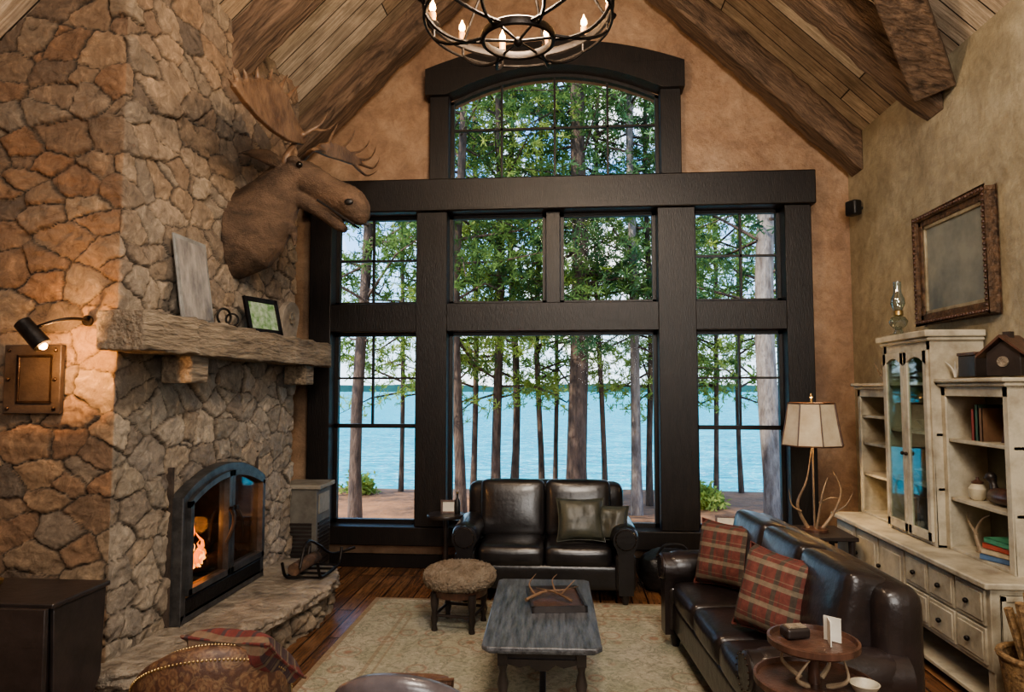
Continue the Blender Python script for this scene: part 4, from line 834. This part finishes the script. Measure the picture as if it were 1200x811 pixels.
tag(B().tube([(-.08,-.2,.07),(-.06,.22,.07)],.05,12).go('firewood_log',mLog,lg),'firewood log lying in the rack',None)
t=thing('pedestal_table','small dark pedestal table left of the loveseat','side table',(-1.12,6.28,0)); B().lathe([(.01,.57),(.17,.57),(.175,.585),(.17,.6),(.01,.6)],None,28).go('tabletop',mTabD,t)
b=B().lathe([(.02,.1),(.03,.2),(.018,.35),(.028,.5),(.02,.57)],None,14)
for k in range(3): a=R(30+120*k); b.tube(arc((0,0,.16),(.14*math.cos(a),.14*math.sin(a),.14),(.18*math.cos(a),.18*math.sin(a),.012)),.013,8)
b.go('pedestal',mTabD,t)
t=thing('glass_bottle','small dark bottle on the pedestal table','bottle',(-1.02,6.32,.6)); B().lathe([(.025,0),(.028,.01),(.028,.1),(.01,.14),(.01,.18)],None,14).go('bottle_body',mBlk,t); B().lathe([(.012,.18),(.012,.195)],None,10).go('cap',mGold,t)
t=thing('storage_bag','slumped black bag on the floor right of loveseat','bag',(.9,6.2,0)); o=B().rbox((0,0,.15),(.5,.36,.28),.1,(.03,.02,.05)).go('bag_body',mBlk,t); dm=o.modifiers.new('d','DISPLACE'); t2=bpy.data.textures.new('wr','CLOUDS'); t2.noise_scale=.12; dm.texture=t2; dm.strength=.06
B().tube(crv([(-.15,-.12,.27),(-.08,-.16,.4),(.08,-.16,.4),(.15,-.12,.27)]),.012,8).go('handle',mBlk,t)
dt=thing('drop_leaf_table','dark drop leaf table against the stone at lower left','table',(-2.75,3.25,0))
B().box(-3.2,-2.36,3.02,3.42,.735,.76).go('tabletop',mTabD,dt,world=True,bev=.006); B().box(-3.14,-2.42,3.06,3.4,.62,.735).go('apron',mTabD,dt,world=True)
B().box(-3.2,-2.37,2.985,3.01,.2,.745,T(0,0,0)).go('drop_leaf',mTabD,dt,world=True,bev=.004)
B().prism([(3.04,.745),(3.4,.745),(3.38,.3),(3.3,.18),(3.14,.18),(3.06,.3)],lambda u,w,d:(d,u,w),-2.39,-2.37).go('drop_leaf',mTabD,dt,world=True,bev=.004)
for x in (-3.12,-2.44):
    for y in (3.08,3.37): B().lathe([(.015,0),(.028,.1),(.02,.3),(.03,.62)],T(x,y,0),12).go('leg',mTabD,dt,world=True)
p=onZ(5,684,.76); t=thing('brass_dish','small brass dish on the drop leaf table','dish',(p.x+.03,3.2,.76)); B().lathe([(.02,0),(.045,.03),(.05,.05),(.045,.05),(.02,.01)],None,18).go('dish',mGold,t); B().ball((0,0,.04),.035).go('pine_cone',mRedW,t)
bk=thing('wicker_basket','tall wicker basket at the end of the hutch','basket',(2.28,3.58,0)); B().lathe([(.12,0),(.14,.1),(.16,.3),(.18,.45),(.165,.45),(.13,.05),(.01,.03)],None,28).go('basket_body',mWick,bk); B().ring(.175,.016,T(0,0,.45)).go('basket_rim',mWick,bk)
b=B()
for k in range(9): a=R(40*k); b.tube([(0.02*math.cos(a),.02*math.sin(a),.2),(.13*math.cos(a),.13*math.sin(a),.62+.05*(k%3))],.02,6)
b.go('rolled_papers',mWick,bk)
# ---------------------------------------------------------------- outside
mGround=MT('needle_covered_ground',(.3,.135,.05),(.12,.06,.025),1.8,.95,bmp=.6,bs=9,bd=.05)
vs=[];fs=[];nx,ny=70,24
for j in range(ny+1):
    y=6.9+8.6*j/ny
    for i in range(nx+1):
        x=-22+44*i/nx; z=-.36+.06*noise.noise((x*.5,y*.5,0))-(max(0,y-14.4)**2)*1.2; vs.append((x,y,z))
for j in range(ny):
    for i in range(nx): k=j*(nx+1)+i; fs.append((k,k+1,k+nx+2,k+nx+1))
tag(B().add(vs,fs).go('lakeside_ground',mGround),'brown needle covered bank outside the windows','ground',kind='structure')
m,t,p=nt('lake_water'); v=coords(t,(.6,1.8,1)); 
lc1=ramp(t,noi(t,v,.8,9,.8),[(.36,(.0,.13,.18)),(.5,(.005,.27,.33)),(.6,(.02,.42,.47)),(.68,(.3,.74,.78))])
lc2=ramp(t,noi(t,coords(t,(1.2,5,1)),2.2,6,.8),[(.56,(0,0,0)),(.64,(1,1,1))]); t.links.new(mixc(t,lc2,lc1,(.75,.96,1.)),p.inputs['Base Color']); p.inputs['Roughness'].default_value=.8; p.inputs['Specular IOR Level'].default_value=.08; bump(t,p,noi(t,v,1.2,6,.7),.5,.15)  # pale glints of light on the water painted into the base colour
tag(B().box(-500,500,14.,900,-1.8,-1.5).go('lake',m),'bright turquoise lake beyond the trees','lake',kind='structure')
mHill=MT('far_forest',(.015,.06,.06),(.04,.11,.09),.03,1,bmp=0)
b=B(); pol=[(-400,-1.6)]+[(-400+10*k,4.5+3.5*noise.noise((k*.13,0,3))+1.5*noise.noise((k*.7,1,3))) for k in range(81)]+[(400,-1.6)]; b.prism(pol,lambda u,w,d:(u,d,w),600,640); tag(b.go('far_shore',mHill,smooth=False),'low wooded shore across the lake','shore',kind='structure')
def leafm(name,a,c):
    m=bpy.data.materials.new(name); m.use_nodes=True; t=m.node_tree; t.nodes.clear(); o=t.nodes.new('ShaderNodeOutputMaterial'); d=t.nodes.new('ShaderNodeBsdfDiffuse'); q=t.nodes.new('ShaderNodeBsdfTranslucent'); x=t.nodes.new('ShaderNodeMixShader'); x.inputs[0].default_value=.42
    cc=ramp(t,noi(t,coords(t),1.1,5),[(.36,a),(.64,c)]); t.links.new(cc,d.inputs[0]); t.links.new(cc,q.inputs[0]); t.links.new(d.outputs[0],x.inputs[1]); t.links.new(q.outputs[0],x.inputs[2]); t.links.new(x.outputs[0],o.inputs[0]); return m
mLf=[leafm('pine_needles_dark',(.06,.12,.045),(.2,.3,.09)),leafm('pine_needles_bright',(.2,.29,.06),(.46,.52,.15)),leafm('pine_needles_mid',(.05,.13,.07),(.19,.31,.13))]
mBark=MT('pine_bark',(.18,.12,.085),(.055,.038,.03),6,.95,st=(2,2,.5),bmp=1,bs=14,bd=.05)
mBarkG=MT('grey_bark',(.36,.31,.27),(.13,.1,.085),6,.95,st=(2,2,.5),bmp=1,bs=14,bd=.05)
fol={}
def foliage(kind):
    r=np.random.RandomState(40+kind); vs=[];fs=[];br=B(); H=12.5; z0=(2.9,2.0,3.3)[kind%3]; z=z0
    while z<H:
        a=r.rand()*6.283; Lb=r.uniform(.7,2.4)*(1-.45*(z-z0)/(H-z0)); dz=r.uniform(-.4,.55); d=np.array([math.cos(a),math.sin(a),dz]); cv=r.uniform(-.25,.25)
        mid=V((d[0]*Lb*.5,d[1]*Lb*.5,z+dz*Lb*.5+cv)); br.tube([V((0,0,z)),mid,V((d[0]*Lb,d[1]*Lb,z+dz*Lb))],[.025,.015,.005],5)
        for c in range(int(17*Lb)):
            f=r.uniform(.3,1.1); o=np.array([0,0,z+cv*4*f*(1-f)])+d*Lb*f+r.normal(0,1,3)*np.array([.24,.24,.11])*(.4+f)
            for q in range(13):
                dd=r.normal(0,1,3); dd/=np.linalg.norm(dd); s=np.cross(dd,r.normal(0,1,3)); s/=np.linalg.norm(s)+1e-6; l=r.uniform(.06,.14); k=len(vs)
                vs+=[tuple(o-s*.006),tuple(o+s*.006),tuple(o+dd*l+s*.01),tuple(o+dd*l-s*.01)]; fs.append((k,k+1,k+2,k+3))
        z+=r.uniform(.08,.25)
    me=bpy.data.meshes.new('foliage'); me.from_pydata(vs,[],fs); me.materials.append(mLf[kind%3]); return me,br
def tree(name,label,x,y,r,kind,lean=0,bark=None,rz=0,low=None):
    t=thing(name,label,'tree',(x,y,-.42),rz,None)
    n=14; pts=[V((lean*k/n*13/5+.05*math.sin(k*.9+x*3),.05*math.cos(k*.7+y),13.*k/n)) for k in range(n+1)]
    B().tube(pts,[r*(1.25 if k==0 else 1)*(1-.6*k/n) for k in range(n+1)],12).go('trunk',bark or mBark,t)
    if kind not in fol:
        me,br=foliage(kind); bo=br.go('branches',mBark); fol[kind]=(me,bo.data); bpy.data.objects.remove(bo)
    for nm,me in zip(('foliage','branches'),fol[kind]):
        o=bpy.data.objects.new(nm,me); COL.objects.link(o); o.parent=t; o.location=(lean*.9,0,0); o.rotation_euler=(0,lean*.2,0)
    return t
def tp(px,Y): return onY(px,500,Y).x
TR=[('slender pine at left edge of lower left window',418,10.2,.095,0,.1),
('dark pine just inside left edge of picture window',537,10.6,.09,3,0),
('thin pine second from left in the picture window',556,13.0,.06,1,0),
('straight pine third from left in the picture window',584,12.0,.085,4,0),
('thin dark pine fourth from left in picture window',603,13.6,.08,2,.05),
('narrow pine just left of the thickest trunk',632,13.2,.06,1,0),
('thickest pine trunk in the picture window',675,11.2,.17,0,-.1),
('leaning thin pine right of the thickest trunk',706,12.5,.05,5,.35),
('grey brown pine near picture window right side',744,11.6,.09,3,0),
('thin pine against right post of picture window',762,12.8,.06,4,0),
('large grey barked pine in the lower right window',903,9.6,.15,2,.02),
('thin pine at left of the lower right window',838,13.6,.05,1,.1)]
for i,(l,px,Y,r,k,ln) in enumerate(TR): tree('pine_tree',l,tp(px,Y),Y,r,k,ln,mBarkG if i in (10,8) else None,37*i)
TR2=[('bushy green pine far left beyond the chimney window',330,12.5,1),('bushy pine between chimney window and dark post',470,14.0,4),('bushy pine behind the right post',800,13.8,4),('bushy pine right of the grey trunk',955,12.8,1),('bright pine seen through lower right window',868,14.2,1),('thin yellow green pine behind upper centre mullion',652,14.3,1)]
for i,(l,px,Y,k) in enumerate(TR2): tree('pine_tree',l,tp(px,Y),Y,.05,k,0,None,61*i+20)
def shrub(label,px,Y,s,mt_,seed):
    r=np.random.RandomState(seed); vs=[];fs=[]
    for c in range(260):
        o=r.normal(0,1,3)*np.array([.3,.3,.25])*s+np.array([0,0,.35*s])
        for q in range(4):
            dd=r.normal(0,1,3); dd/=np.linalg.norm(dd); sd=np.cross(dd,r.normal(0,1,3)); sd/=np.linalg.norm(sd)+1e-6; k=len(vs); l=.07
            vs+=[tuple(o),tuple(o+dd*l+sd*.025),tuple(o+dd*l*2),tuple(o+dd*l-sd*.025)]; fs.append((k,k+1,k+2,k+3))
    t=thing('shrub',label,'shrub',(tp(px,Y),Y,-.4)); me=bpy.data.meshes.new('leaves'); me.from_pydata(vs,[],fs); me.materials.append(mt_); o=bpy.data.objects.new('leaves',me); COL.objects.link(o); o.parent=t
    b=B()
    for k in range(5): b.tube([(0,0,0),(.2*s*math.cos(k*1.3),.2*s*math.sin(k*1.3),.5*s)],.01,5)
    b.go('stems',mBark,t)
shrub('bright green shrub at the shore in left window',424,13.5,.45,mLf[1],1); shrub('light green sapling at left of right window',826,12.5,.5,mLf[1],2)
# ---------------------------------------------------------------- light
w=bpy.data.worlds.new('sky'); SC.world=w; w.use_nodes=True; t=w.node_tree; bg=t.nodes['Background']
tc=t.nodes.new('ShaderNodeTexCoord'); s=t.nodes.new('ShaderNodeSeparateXYZ'); t.links.new(tc.outputs['Generated'],s.inputs[0])
sky=ramp(t,s.outputs['Z'],[(0,(.75,.9,1.)),(.1,(.42,.7,1.)),(.3,(.16,.42,.95)),(1,(.12,.33,.85))])
cl_=ramp(t,noi(t,tc.outputs['Generated'],5,8,.62,.4),[(.5,(0,0,0)),(.62,(1,1,1))]); t.links.new(mixc(t,cl_,sky,(1,1,1)),bg.inputs[0]); bg.inputs[1].default_value=3.
def light(ty,loc,e,c,**k):
    l=bpy.data.lights.new('light',ty); l.energy=e; l.color=c; o=bpy.data.objects.new('light_source',l); COL.objects.link(o); o.location=loc
    for a,b_ in k.items():
        if a=='aim': o.rotation_euler=(V(b_)-V(loc)).to_track_quat('-Z','Y').to_euler()
        else: setattr(l,a,b_)
    return o
light('SUN',(0,0,30),8,(1,.92,.78),angle=R(1),aim=(14,10,10))
light('POINT',(cl.x,cl.y,cl.z+.12),155,(1,.74,.49),shadow_soft_size=.2)
light('AREA',(.4,.6,4.6),180,(1,.87,.73),size=1.2,aim=(-.4,4.8,0))  # added warm overhead fill, belongs to no fixture in the room
light('AREA',(1.2,-2.0,2.8),150,(1,.95,.88),size=2.0,aim=(-.3,5,1.))  # added fill from behind the camera
light('SPOT',onY(60,408,3.3),34,(1,.48,.16),spot_size=R(150),shadow_soft_size=.03,aim=onY(108,385,3.7))
light('POINT',(-2.56,4.64,.8),6,(1,.4,.12),shadow_soft_size=.06)
light('POINT',(1.93,5.62,1.45),22,(1,.75,.45),shadow_soft_size=.06)
try: SC.view_settings.look='AgX - Medium High Contrast'
except Exception: pass
